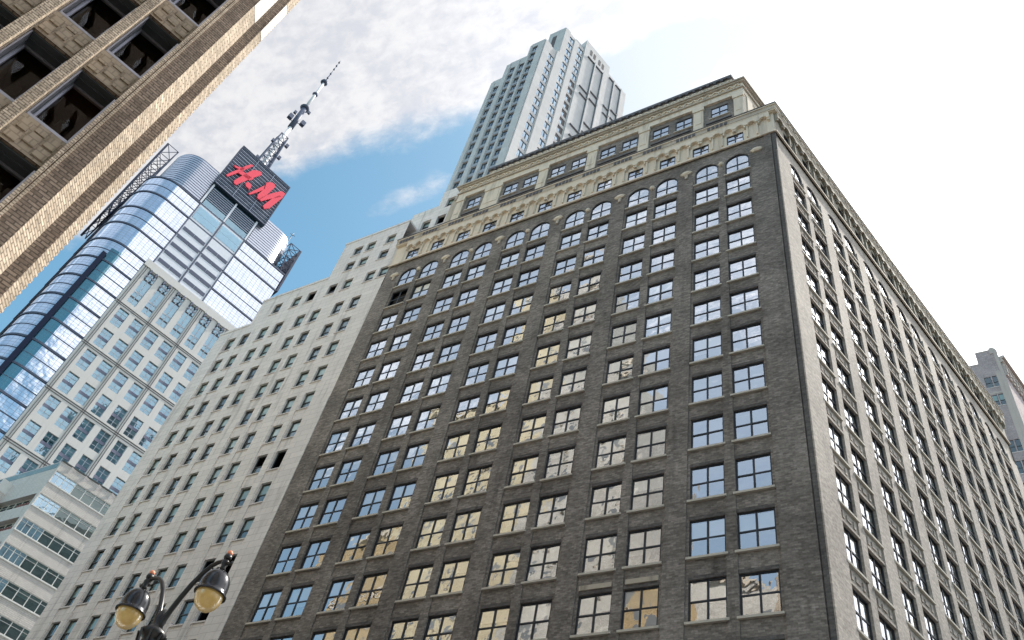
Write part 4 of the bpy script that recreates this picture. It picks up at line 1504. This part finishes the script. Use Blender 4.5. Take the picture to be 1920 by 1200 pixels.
    def tall_window(h):
        fm, gl = MB(), MB()
        mid = h * 0.5
        fm.box(-1.45, 1.45, 0.0, 0.12, mid - 0.42, mid + 0.42, M['spandrel_blue'])
        for x in (-1.45, -0.11, 1.30):
            fm.box(x, x + (0.15 if x else 0.2), 0.001, 0.119, 0, mid - 0.42, M['mullion_grey'])
            fm.box(x, x + 0.15, 0.001, 0.119, mid + 0.42, h, M['mullion_grey'])
        for z in (mid * 0.45, mid + 0.42 + (h - mid) * 0.45):
            fm.box(-1.3, 1.3, 0.02, 0.11, z - 0.06, z + 0.06, M['mullion_grey'])
        for a, b in ((-1.42, 0.0), (0.0, 1.42)):
            for c, d in ((0.02, mid - 0.42), (mid + 0.42, h - 0.02)):
                t = rnd.uniform(-0.02, 0.02)
                gl.quad((a, 0.06, c), (b, 0.06 + t, c), (b, 0.06 + t, d), (a, 0.06, d), M['sky_glass'])
        for x in (-1.3, 0.1):
            if rnd.random() < 0.4:
                zb = h * rnd.uniform(0.6, 0.8)
                fm.quad((x, 0.2, zb), (x + 1.2, 0.2, zb), (x + 1.2, 0.2, h - 0.1), (x, 0.2, h - 0.1), M['sash_blind'])
            if rnd.random() < 0.4:
                fm.quad((x, 0.2, h * 0.2), (x + 1.2, 0.2, h * 0.2), (x + 1.2, 0.2, mid - .45), (x, 0.2, mid - .45), M['sash_blind'])
        fm.quad((-1.45, 0.6, 0), (1.45, 0.6, 0), (1.45, 0.6, h), (-1.45, 0.6, h), M['room_blue'])
        return fm.mesh('window'), gl.mesh('pane')
    var = [tall_window(5.95) for _ in range(9)]
    for c in cols:
        for z in units[:10]:
            a, b = rnd.choice(var)
            o = link('window', a, rt, f.rel((c, -0.88, z - 5.95)), f.phi)
            link('pane', b, o)
    # tall strips below the crown of the shaft
    fm, gl = MB(), MB()
    for x in (-1.45, -0.14, 1.27):
        fm.box(x, x + 0.22, 0, 0.14, 0, 13.0, M['mullion_grey'])
    for z in (2.2, 4.3, 9.5, 11.4):
        fm.box(-1.25, 1.25, 0.01, 0.13, z, z + 0.5, M['tower_dark'] if z in (2.2, 9.5) else M['mullion_grey'])
    fm.quad((-1.45, 0.6, 0), (1.45, 0.6, 0), (1.45, 0.6, 13), (-1.45, 0.6, 13), M['room_blue'])
    for a, b in ((-1.42, 0.0), (0.0, 1.42)):
        for i in range(5):
            t = rnd.uniform(-0.03, 0.03)
            gl.quad((a, 0.07, 13 * i / 5), (b, 0.07 + t, 13 * i / 5), (b, 0.07 + t, 13 * (i + 1) / 5), (a, 0.07, 13 * (i + 1) / 5), M['sky_glass'])
    fa, ga = fm.mesh('window'), gl.mesh('pane')
    for c in cols:
        o = link('window', fa, rt, f.rel((c, -0.88, 158.4)), f.phi)
        link('pane', ga, o)
        mb = MB()  # bracket ornaments in slate, the louver shadows put into their colour
        for dx in (-1.2, 0.55):
            mb.box(c + dx, c + dx + 0.36, -1.65, -1.203, 170.4, 171.9, M['spandrel_blue'])
            mb.box(c + dx - 0.2, c + dx + 0.3, -1.6, -1.203, 168.9, 169.4, M['spandrel_blue'])
        mb.box(c - 1.5, c + 1.3, -1.62, -1.201, 171.7, 172.0, M['sky_stone'])
        f.put('shaded_bracket', mb)
    # mast: lattice, sleeve, white pole, needle
    mr = Vector((-0.927, 0.372)) * 212
    fm_ = Facade(rt, (mr.x, mr.y, 0), A14)
    mb = MB()
    def lattice(z0, z1, w0, w1, n):
        for i in range(n):
            za, zb = z0 + (z1 - z0) * i / n, z0 + (z1 - z0) * (i + 1) / n
            wa, wb = w0 + (w1 - w0) * i / n, w0 + (w1 - w0) * (i + 1) / n
            ca = [(-wa, -wa, za), (wa, -wa, za), (wa, wa, za), (-wa, wa, za)]
            cb = [(-wb, -wb, zb), (wb, -wb, zb), (wb, wb, zb), (-wb, wb, zb)]
            for j in range(4):
                j2 = (j + 1) % 4
                mb.bar(ca[j], cb[j], 0.28, M['mast'], 5)
                mb.bar(ca[j], cb[j2], 0.15, M['mast'], 5)
                mb.bar(ca[j2], cb[j], 0.15, M['mast'], 5)
                mb.bar(cb[j], cb[j2], 0.15, M['mast'], 5)
    lattice(226, 276, 3.3, 1.5, 11)
    mast = fm_.put('antenna_mast', mb)
    def sub(nm, b):
        link(nm, b.mesh(nm), mast)
    b = MB(); b.tube([(0, 0, 226), (0, 0, 284)], [1.0, 0.7], M['mast_white'], 10); sub('core_pole', b)
    b = MB(); b.tube([(0, 0, 284), (0, 0, 300)], [1.15, 1.05], M['mast'], 10); sub('sleeve', b)
    b = MB(); b.tube([(0, 0, 300), (0, 0, 324)], [0.62, 0.5], M['mast_white'], 10); sub('white_pole', b)
    b = MB(); b.tube([(0, 0, 324), (0, 0, 346)], [0.22, 0.08], M['mast'], 8)
    for z in (328, 332, 336.5, 340, 343.5):
        b.tube([(0, 0, z), (0, 0, z + 0.9)], [0.38, 0.38], M['mast'], 8)
    sub('needle', b)
    for z, r_, h in ((299.5, 2.0, 1.6), (312, 1.2, 1.3), (323.0, 1.6, 1.8)):
        b = MB(); b.lathe([(r_ * 0.7, 0), (r_, h * 0.4), (r_ * 0.8, h)], (0, 0, z), M['mast'], 12); sub('platform', b)
    for (x, y, z, s) in ((2.6, -1.6, 288, 1.5), (-2.6, -1.2, 286.5, 1.5), (2.8, -1.5, 271, 1.0), (-2.4, -1.5, 268, 0.9), (4.6, -2.0, 248, 1.5), (-3.4, -2.0, 254, 0.8), (-2.2, -1.4, 291, 0.9), (2.2, -1.2, 297.5, 0.8), (3.0, -2, 262, 0.9), (5.2, -1.0, 251, 0.9)):
        b = MB()
        b.box(x - s * 0.6, x + s * 0.6, y - s * 0.5, y + s * 0.5, z, z + 1.7 * s, M['mast'])
        b.bar((0, 0, z + 0.5), (x, y, z + 0.6), 0.15, M['mast'], 5)
        sub('antenna_panel', b)
    mb = MB()
    mb.box(-14, 14, 9, 24, 206.8, 228, M['band'])
    f.put('plant_room', mb)
skyscraper()

# ------------------------------------------------------------------ ribbon-window block
def ribbon_building():
    O = (-103.06, 43.84)
    rt = root('office_building', (O[0], O[1], 0), 'low pale block with long white framed ribbon windows in the bottom left corner', 'office building')
    fr = Facade(rt, (O[0], O[1], 0), A14)
    ff = Facade(rt, (0, O[1], 0), 0.0)
    st = M['ribbon_stone']
    L = 26.0
    rows = [59.84 - 3.66 * k for k in range(12)]
    H = 1.80
    mb = MB()
    wall_open(mb, 0, L, 0, 63.05, [(0.12, L - 1, z, z + H) for z in rows], 0.0, 0.18, st)
    for z in rows:
        mb.box(0.0, L - 1, -0.10, -0.001, z - 0.16, z - 0.02, M['ribbon_frame'])
    fr.put('wall', mb)
    mb = MB()
    mb.box(-0.02, L, -0.10, 14, 63.05, 63.22, M['sash'])
    fr.put('parapet', mb)
    pw = 1.49
    nb = int((L - 1.2) / pw)
    def strip(n, first_blue, seed):
        rnd = random.Random(seed)
        fm, gl = MB(), MB()
        t = 0.085
        fm.box(0, n * pw, -0.05, 0.1, 0, t, M['ribbon_frame'])
        fm.box(0, n * pw, -0.05, 0.1, H - t, H, M['ribbon_frame'])
        for i in range(n + 1):
            fm.box(i * pw - 0.05, i * pw + 0.05, -0.052, 0.1, t, H - t, M['ribbon_frame'])
        for i in range(n):
            fm.box(i * pw + 0.05, (i + 1) * pw - 0.05, -0.03, 0.08, H * 0.70, H * 0.70 + 0.05, M['ribbon_frame'])
            if i < first_blue:
                fm.box(i * pw + pw * 0.5 - 0.03, i * pw + pw * 0.5 + 0.03, -0.03, 0.08, t, H - t, M['ribbon_frame'])
            j = rnd.uniform(-0.01, 0.01)
            gl.quad((i * pw + 0.05, 0.03, t), ((i + 1) * pw - 0.05, 0.03 + j, t), ((i + 1) * pw - 0.05, 0.03 + j, H - t), (i * pw + 0.05, 0.03, H - t), M['ribbon_blue'] if i < first_blue else M['ribbon_glass'])
            if rnd.random() < 0.35:
                bl = rnd.uniform(0.25, 0.7)
                fm.quad((i * pw + 0.06, 0.25, H * (1 - bl)), ((i + 1) * pw - 0.06, 0.25, H * (1 - bl)), ((i + 1) * pw - 0.06, 0.25, H - t), (i * pw + 0.06, 0.25, H - t), M['sash_blind'])
        room_box(fm, 0, n * pw, 0.11, 2.2, 0, H, M['room'])
        return fm.mesh('ribbon_window'), gl.mesh('pane')
    for k, z in enumerate(rows):
        a, b = strip(nb, 2 if k < 6 else 1, k)
        o = link('ribbon_window', a, rt, fr.rel((0.14, 0.12, z)), fr.phi)
        link('pane', b, o)
    # return front to the left
    mb = MB()
    wall_open(mb, O[0] - 24, O[0], 0, 63.05, [(O[0] - 20 + 0.2, O[0] - 0.6, z, z + H) for z in rows[1:]], 0.0, 0.9, st)
    ff.put('wall', mb)
    for k, z in enumerate(rows[1:]):
        a, b = strip(12, 0, 40 + k)
        o = link('ribbon_window', a, rt, ff.rel((O[0] - 19.0, 0.75, z)), ff.phi)
        link('pane', b, o)
        mb = MB()
        for i in range(7):
            mb.box(O[0] - 4.6 + i * 0.55, O[0] - 4.25 + i * 0.55, 0.55, 0.62, z + 0.1, z + 1.1, M['red_brown'])
        ff.put('balcony_panel', mb)
    mb = MB()
    for k, z in enumerate(rows):
        mb.box(O[0] - 22, O[0] - 8.4, -1.5, -0.001, z - 1.75, z - 0.5, st)
        mb.box(O[0] - 8.5, O[0] - 8.38, -1.5, -0.001, z - 0.49, z + 1.2, M['ribbon_frame'])
    ff.put('bay_front', mb)
    for k, z in enumerate(rows[:8]):
        a, b = strip(8, 0, 60 + k)
        o = link('ribbon_window', a, rt, ff.rel((O[0] - 20.6, -1.3, z - 0.48)), ff.phi)
        link('pane', b, o)
    # glass balustrade at the roof edge
    mb = MB()
    mb.box(O[0] - 24, O[0] - 0.3, -0.02, 0.03, 62.0, 62.9, M['ribbon_glass'])
    ff.put('balustrade', mb)
    # brackets below the roof rail
    mb = MB()
    for i in range(7):
        u = 1.4 + i * 2.05
        mb.add([(u, -0.45, 62.9), (u + 0.9, -0.003, 62.9), (u, -0.003, 62.9), (u, -0.003, 62.0)], [(0, 2, 1), (0, 1, 3), (0, 3, 2), (1, 2, 3)], M['panel_stone'])
    fr.put('rail_bracket', mb)
    mb = MB()
    mb.prism([(0.3, 2.3), (L - 0.2, 2.3), (L - 0.2, 14), (0.3, 14)], 0, 62.5, M['room'])
    fr.put('core', mb)
ribbon_building()

# ------------------------------------------------------------------ tan brick building close on the left
def left_building():
    th = R(17); n = Vector((math.cos(th), -math.sin(th))); S = 1.7
    o = -n * 17.0
    rt = root('office_building', (o.x, o.y, 0), 'near tan brick building with deep recessed windows and basket weave panels, upper left', 'office building')
    f = Facade(rt, (o.x, o.y, 0), R(90 - 17))
    zz = lambda z: 1.7 + (z - 1.7) * S
    HB = 50.0
    tan, brn = M['tan_brick'], M['brown_brick']
    pitch, floor = 1.42, 3.64
    b0r = -2.42                                # right jamb of the first bay
    bw = 1.16
    REC = 0.42
    bays = [(b0r - bw - pitch * i, b0r - pitch * i) for i in range(9)]
    zs = [zz(11.44) - 0.05 + floor * k for k in range(-4, 9)]
    # recessed wall with openings
    mb = MB()
    ops = []
    for a, b in bays:
        for z in zs:
            ops.append((a + 0.02, b - 0.02, z, z + 2.55))
    UL = bays[-1][0] - 2.0
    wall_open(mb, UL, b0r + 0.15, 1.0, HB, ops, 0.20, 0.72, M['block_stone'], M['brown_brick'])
    f.put('spandrel_wall', mb)
    # piers
    for i in range(9):
        a, b = bays[i]
        mb = MB()
        if i < 8:
            nx = bays[i + 1][1]
            mb.box(nx, a, -0.06, 0.199, 1.0, HB, tan)
            f.put('pier', mb)
    mb = MB()
    mb.box(UL - 25, bays[-1][0], -0.06, 0.199, 1.0, HB, tan)
    f.put('wall', mb)
    # corner buttress: flat dark face, then two splayed faces with a dark face between them
    mb = MB()
    c0, c2 = b0r, -1.785
    mb.box(c0 + 0.001, c0 + 0.10, -0.05, 0.3, 1.0, HB, tan)
    mb.box(c0 + 0.10, c0 + 0.13, 0.02, 0.3, 1.0, HB, brn)
    mb.box(c0 + 0.13, c0 + 0.20, -0.03, 0.3, 1.0, HB, tan)
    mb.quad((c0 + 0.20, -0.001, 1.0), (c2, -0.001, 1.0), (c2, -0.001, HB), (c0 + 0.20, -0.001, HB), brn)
    f.put('corner_pier', mb)
    P1, P2, P3, P4 = (c2, 0.0), (-1.45, 0.51), (-1.14, 0.51), (-0.94, 0.81)
    def face2(mbx, a, b, z0, z1, mat, off=0.0):
        d = (Vector(b) - Vector(a)).normalized()
        nn = Vector((d.y, -d.x)) * off
        mbx.quad((a[0] + nn.x, a[1] + nn.y, z0), (b[0] + nn.x, b[1] + nn.y, z0), (b[0] + nn.x, b[1] + nn.y, z1), (a[0] + nn.x, a[1] + nn.y, z1), mat)
    mb = MB()
    face2(mb, P1, P2, 1.0, HB, tan)
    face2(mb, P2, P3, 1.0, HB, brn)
    face2(mb, P3, P4, 1.0, HB, tan)
    # toothed brick arris
    d4 = (Vector(P4) - Vector(P3)).normalized()
    z = 8.0
    while z < 34:
        q2 = Vector(P4) + d4 * 0.035
        mb.prism([tuple(P4), tuple(q2), tuple(q2 + Vector((-0.12, 0.04))), tuple(Vector(P4) + Vector((-0.12, 0.04)))], z, z + 0.115, tan)
        z += 0.21
    for i in range(4):
        za = 28.25 + 0.60 * i
        face2(mb, P1, P2, za, za + 0.585, M['quoin'], 0.012)
        face2(mb, P3, P4, za - 0.1, za + 0.485, M['quoin'], 0.012)
    f.put('side_wall', mb)
    # basket-weave blocks in the spandrels
    for a, b in bays[:4]:
        for z in zs:
            if z > 14 and z < 36:
                mb = MB()
                for (x, w, zo, h) in ((0.06, 0.30, 0.10, 0.36), (0.42, 0.28, 0.30, 0.40), (0.78, 0.30, 0.12, 0.34), (0.10, 0.24, 0.56, 0.36), (0.46, 0.26, 0.76, 0.24), (0.80, 0.26, 0.55, 0.38)):
                    mb.box(a + x, a + x + w, 0.15, 0.199, z + 2.55 + zo, z + 2.55 + zo + h, M['block_stone'])
                f.put('spandrel_panel', mb)
    # windows
    fm, gl = MB(), MB()
    w, h = bw - 0.04, 2.53
    t = 0.09
    al = M['alu']
    fm.box(-w / 2, -w / 2 + t, 0, 0.12, 0, h, al)
    fm.box(w / 2 - t, w / 2, 0, 0.12, 0, h, al)
    fm.box(-w / 2 + t, w / 2 - t, 0, 0.12, 0, t * 0.8, al)
    fm.box(-w / 2 + t, w / 2 - t, 0, 0.12, h - 0.10, h, al)
    fm.box(-w / 2, -w / 2 + 0.04, -0.52, -0.001, 0, h, al)           # jamb liner
    fm.box(-w / 2 + 0.04, -w / 2 + 0.06, -0.26, -0.22, 0, h, M['sash'])
    fm.box(-w / 2 + 0.04, w / 2, -0.5, -0.001, h - 0.05, h, M['sash'])   # soffit panel
    fm.box(-w / 2 + 0.04, w / 2, -0.3, -0.26, h - 0.09, h - 0.051, M['sash'])
    fm.box(-w / 2 + 0.04, w / 2, -0.60, -0.55, -0.005, 0.085, al)      # sill flashing at the wall face
    fm.box(w / 2 - 0.055, w / 2 - 0.002, -0.60, -0.55, 0.086, h - 0.2, al)
    gl.quad((-w / 2 + t, 0.05, t), (w / 2 - t, 0.052, t), (w / 2 - t, 0.05, h - 0.1), (-w / 2 + t, 0.048, h - 0.1), M['glass_left'])
    room_box(fm, -w / 2, w / 2, 0.13, 2.8, 0, h, M['room_brown'])
    fm.box(-w / 2 + 0.3, -w / 2 + 0.55, 1.2, 1.4, 0.0, h - 0.2, M['room_brown'])
    fa, ga = fm.mesh('window'), gl.mesh('pane')
    for i, (a, b) in enumerate(bays[:6]):
        for j, z in enumerate(zs):
            if 10 < z < 46:
                o = link('window', fa, rt, f.rel(((a + b) / 2, 0.80, z + 0.01)), f.phi)
                link('pane', ga, o)
                if i == 0 and abs(z - (zz(11.44) - 0.05)) < 0.1:
                    lb = MB(); lb.lathe([(0.01, -0.035), (0.03, -0.02), (0.035, 0), (0.03, 0.02), (0.01, 0.035)], (-0.30, 0.9, 0.62), M['lamp_warm'], 10)
                    link('ceiling_lamp', lb.mesh('ceiling_lamp'), o)
    # side street front and the masses stepping up, seen mirrored in the glass opposite
    wp = f.world((-0.94, 0.81, 0))
    fz = Facade(rt, (wp.x, wp.y, 0), math.pi)
    cream = M['cream_brick']
    pale, tan2 = M['pale_brick'], M['cream_tan']
    prof = [(0.0, 9.0, 48.5, pale), (9.0, 16.0, 50.0, tan2), (16.0, 22.0, 80.0, pale), (22.0, 29, 105.0, pale), (29, 36, 103.5, cream), (36, 46, 80.0, cream), (46, 56, 62.0, tan2), (56, 90, 40.0, tan2)]
    fs, wn, cr = MB(), MB(), MB()
    for x0, x1, zt, cream in prof:
        if x0 == 0:
            fs.prism([(0.0, 0.0), (4.5, 0.0), (4.5, 0.25), (0.08, 0.25)], 0.5, zt, cream)
            fs.box(4.501, x1 - 0.001, 0.0, 2.6, 0.5, zt, cream)
        else:
            fs.box(x0, x1 - 0.001, 0.0, 16, 0.5, zt, cream)
        cr.box(x0 + (1.4 if x0 == 0 else -0.1), x1 + 0.1, -0.45, 3.0, zt, zt + 0.8, M['limestone'])
        cr.box(x0 + 0.02, x1 - 0.02, -0.25, -0.001, zt - 8.4, zt - 8.0, M['limestone'])
        nb = max(1, int((x1 - x0) / 2.6))
        pw = (x1 - x0) / nb
        for i in range(nb):
            xc = x0 + (i + 0.5) * pw
            z = 6.0
            while z + 3 < zt:
                wn.quad((xc - 0.5, -0.02, z), (xc + 0.5, -0.02, z), (xc + 0.5, -0.02, z + 1.8), (xc - 0.5, -0.02, z + 1.8), M['rear_glass'])
                wn.quad((xc - 0.5, -0.01, z), (xc + 0.5, -0.01, z), (xc + 0.5, -0.01, z + 1.8), (xc - 0.5, -0.01, z + 1.8), M['sash_blind'] if (i + int(z)) % 3 else M['room'])
                wn.box(xc - 0.6, xc + 0.6, -0.12, -0.001, z - 0.2, z - 0.02, M['limestone'])
                z += 3.64
    fz.put('rear_wall', fs)
    fz.put('rear_window', wn, kind='stuff')
    fz.put('rear_cornice', cr)
left_building()

# ------------------------------------------------------------------ mauve brick building at the right edge
def right_building():
    rt = root('office_building', (9.33, 124.65, 0), 'mauve brown brick building with paired windows at the right edge, beyond the brick block', 'office building')
    ff = Facade(rt, (0, 124.65, 0), 0.0)
    fr = Facade(rt, (9.33, 124.65, 0), A14)
    WN = Wins(rt)
    rows = [119.0, 114.6, 104.2, 99.8, 95.4, 91.0, 86.6, 82.2]
    cols = [6.52, 7.80, 3.0, 1.7, -1.5, -2.8]
    ops = [(c - 0.54, c + 0.54, z, z + 2.6) for c in cols for z in rows]
    mb = MB()
    wall_open(mb, -8, 5.90, 0, 125.0, ops, 0.0, 0.12, M['mauve_brick'])
    wall_open(mb, 5.90, 8.75, 0, 127.9, [q for q in ops if q[0] > 5.9], -0.012, 0.12, M['mauve_brick'])
    ff.put('wall', mb)
    for c in cols:
        for z in rows:
            WN.add(ff, c, z, 0.07, 1.08, 2.6, win_sash, {'sill': True, 'sill_out': 0.16}, random.choice([0, 0.5]), 0, 0, None, 'm', 1.0)
    mb = MB(); mb.box(8.75, 9.33, -0.12, 0.6, 0, 127.0, M['mauve_stone'])
    mb.box(8.0, 8.74, -0.10, -0.013, 0, 122.6, M['mauve_stone'])
    ff.put('pilaster', mb)
    mb = MB()
    mb.box(5.95, 8.8, -0.05, 1, 127.9, 128.15, M['mauve_stone'])
    mb.box(-8, 5.93, -0.04, 1, 125.0, 125.25, M['mauve_stone'])
    mb.box(5.5, 8.2, -0.06, -0.013, 117.4, 117.8, M['mauve_stone'])
    ff.put('string_course', mb)
    mb = MB()
    mb.quad((0, 0, 0), (40, 0, 0), (40, 0, 126.5), (0, 0, 126.5), M['mauve_brick'])
    for k in range(24):
        u = 0.3 + k * 1.4
        mb.box(u, u + 0.8, -0.35, -0.002, 121.5, 124.6, M['mauve_stone'])
        mb.box(u + 0.2, u + 0.6, -0.5, -0.36, 122.2, 124.0, M['mauve_stone'])
    mb.box(0, 40, -0.45, -0.002, 124.61, 125.4, M['mauve_stone'])
    mb.box(0, 40, -0.9, -0.002, 125.41, 126.0, M['mauve_stone'])
    fr.put('side_wall', mb)
    mb = MB()
    # rounded shoulder at the roof corner
    prof = [(8.2, 127.0), (9.4, 127.0), (9.38, 127.6), (9.2, 128.1), (8.9, 128.45), (8.5, 128.55), (8.2, 128.3)]
    mb.slab(prof, -0.14, 1.2, M['mauve_stone'])
    ff.put('roof_shoulder', mb)
    mb = MB(); mb.box(-7.8, 8.6, 1.2, 14, 0, 124.9, M['room']); mb.box(5.98, 8.7, 0.3, 8, 124.9, 127.8, M['mauve_brick'])
    ff.put('core', mb)
    WN.build(100)
right_building()

# ------------------------------------------------------------------ building across the avenue (only mirrored in the glass), added sky blocker
def avenue_block(x0, y0, w, d, h, label):
    rt = root('office_building', (x0, y0, 0), label, 'office building')
    f = Facade(rt, (x0, y0, 0), R(76 + 180))
    mb = MB()
    ops = []
    n = int(w / 3.2)
    for i in range(n):
        for k in range(int(h / 3.7) - 1):
            ops.append((1 + i * 3.2, 2.7 + i * 3.2, 4 + k * 3.7, 6.2 + k * 3.7))
    wall_open(mb, 0, w, 0, h, ops, 0, 0.3, M['tan_brick'])
    mb.box(0.1, w - 0.1, 0.31, d, 0.05, h, M['tan_brick'])
    mb.box(-0.3, w + 0.3, -0.5, d, h, h + 0.8, M['limestone'])
    f.put('wall', mb)
    mb = MB()
    for a, b, c, e in ops:
        mb.quad((a, 0.25, c), (b, 0.25, c), (b, 0.25, e), (a, 0.25, e), M['glass'])
    f.put('window', mb, kind='stuff')
avenue_block(48, 112, 60, 25, 52, 'tan office block across the avenue, mirrored in the avenue side windows')

def sky_blocker():  # unseen mass added to cut sky light on the lower brick front
    rt = root('office_building', (-4, -13, 0), 'added unseen brown brick block behind the viewer, shades the lower brick front', 'office building')
    f = Facade(rt, (26, -13, 0), math.pi)
    mb = MB()
    ops = [(1.2 + i * 3.2, 3.0 + i * 3.2, 5 + k * 3.7, 7.2 + k * 3.7) for i in range(9) for k in range(22)]
    wall_open(mb, 0, 30, 0, 88, ops, 0, 0.3, M['brown_brick'])
    mb.box(0.1, 29.9, 0.31, 34, 0.05, 88, M['brown_brick'])
    mb.box(-0.3, 30.3, -0.5, 34, 88, 88.8, M['limestone_old'])
    f.put('wall', mb)
    mb = MB()
    for a, b, c, e in ops:
        mb.quad((a, 0.25, c), (b, 0.25, c), (b, 0.25, e), (a, 0.25, e), M['glass'])
    f.put('window', mb, kind='stuff')
sky_blocker()

# ------------------------------------------------------------------ twin street lamp
def street_lamp():
    a0 = R(-55.5)
    nv = Vector((math.sin(a0), math.cos(a0))); rv = Vector((math.cos(a0), -math.sin(a0)))
    c = nv * 12.73 + rv * -0.196
    ax = (rv * 0.445 + nv * -0.73).normalized()
    rt = root('street_lamp', (c.x, c.y, 0), 'black twin arm street lamp with two amber bell lanterns, bottom left', 'street lamp')
    phi = math.atan2(ax.y, ax.x)
    def put(nm, mb, par=None, loc=(0, 0, 0), rz=None):
        return link(nm, mb.mesh(nm), par or rt, loc, phi if par is None else (rz or 0))
    I = M['iron']
    mb = MB()
    mb.lathe([(0.30, 0), (0.30, 0.25), (0.22, 0.35), (0.20, 1.0), (0.24, 1.05), (0.13, 1.2), (0.105, 3.0), (0.085, 6.5), (0.085, 6.72)], (0, 0, 0), I, 16)
    put('pole', mb)
    mb = MB()
    mb.lathe([(0.085, 6.62), (0.15, 6.68), (0.17, 6.74), (0.11, 6.80), (0.12, 6.86), (0.185, 6.90), (0.185, 6.96), (0.10, 7.02), (0.075, 7.08), (0.09, 7.15), (0.075, 7.24), (0.03, 7.31), (0.0, 7.33)], (0, 0, 0), I, 16)
    for j in range(8):
        an = j * math.pi / 4
        mb.bar((0.15 * math.cos(an), 0.15 * math.sin(an), 6.7), (0.20 * math.cos(an), 0.20 * math.sin(an), 6.93), 0.016, I, 5)
    put('collar', mb)
    for s in (-1, 1):
        mb = MB()
        pts = [(0.05, 6.9), (0.07, 7.1), (0.13, 7.30), (0.21, 7.48), (0.32, 7.68), (0.45, 7.84), (0.58, 7.94), (0.70, 7.975), (0.80, 7.975), (0.87, 7.95)]
        rad = [0.045, 0.042, 0.040, 0.038, 0.036, 0.034, 0.032, 0.030, 0.028, 0.026]
        mb.tube([(s * x, 0, z) for x, z in pts], rad, I, 10)
        # little scroll and leaf where the arm ends
        mb.tube([(s * 0.80, 0, 7.96), (s * 0.90, 0, 7.93), (s * 0.99, 0, 7.88), (s * 1.03, 0, 7.93)], [0.03, 0.028, 0.022, 0.012], I, 8)
        mb.tube([(s * 0.60, 0, 7.90), (s * 0.70, 0, 7.84), (s * 0.78, 0, 7.86)], [0.012, 0.018, 0.022], I, 8)
        arm = put('arm', mb)
        x = s * 0.87
        mb = MB()
        mb.lathe([(0.05, 7.99), (0.058, 8.02), (0.05, 8.06), (0.0, 8.065)], (x, 0, 0), I, 12)
        mb.lathe([(0.040, 8.066), (0.042, 8.10), (0.034, 8.125), (0.0, 8.13)], (x, 0, 0), M['orange'], 12)
        link('photocell', mb.mesh('photocell'), arm)
        mb = MB()
        mb.lathe([(0.030, 7.80), (0.05, 7.83), (0.035, 7.86), (0.05, 7.90), (0.055, 7.945), (0.03, 7.985)], (x, 0, 0), I, 12)
        link('hanger', mb.mesh('hanger'), arm)
        mb = MB()
        mb.lathe([(0.035, 7.80), (0.075, 7.785), (0.125, 7.755), (0.165, 7.705), (0.193, 7.64), (0.205, 7.56), (0.206, 7.49), (0.213, 7.445), (0.232, 7.425), (0.232, 7.405), (0.205, 7.405), (0.195, 7.44), (0.18, 7.55), (0.0, 7.70)], (x, 0, 0), M['hood'], 28)
        lan = put('lantern', mb)
        mb = MB()
        mb.lathe([(0.196, 7.415), (0.196, 7.37), (0.186, 7.32), (0.165, 7.265), (0.13, 7.215), (0.085, 7.18), (0.04, 7.165), (0.0, 7.162)], (x, 0, 0), M['amber'], 40, True, 0.025)
        link('lamp_glass', mb.mesh('lamp_glass'), lan)
street_lamp()
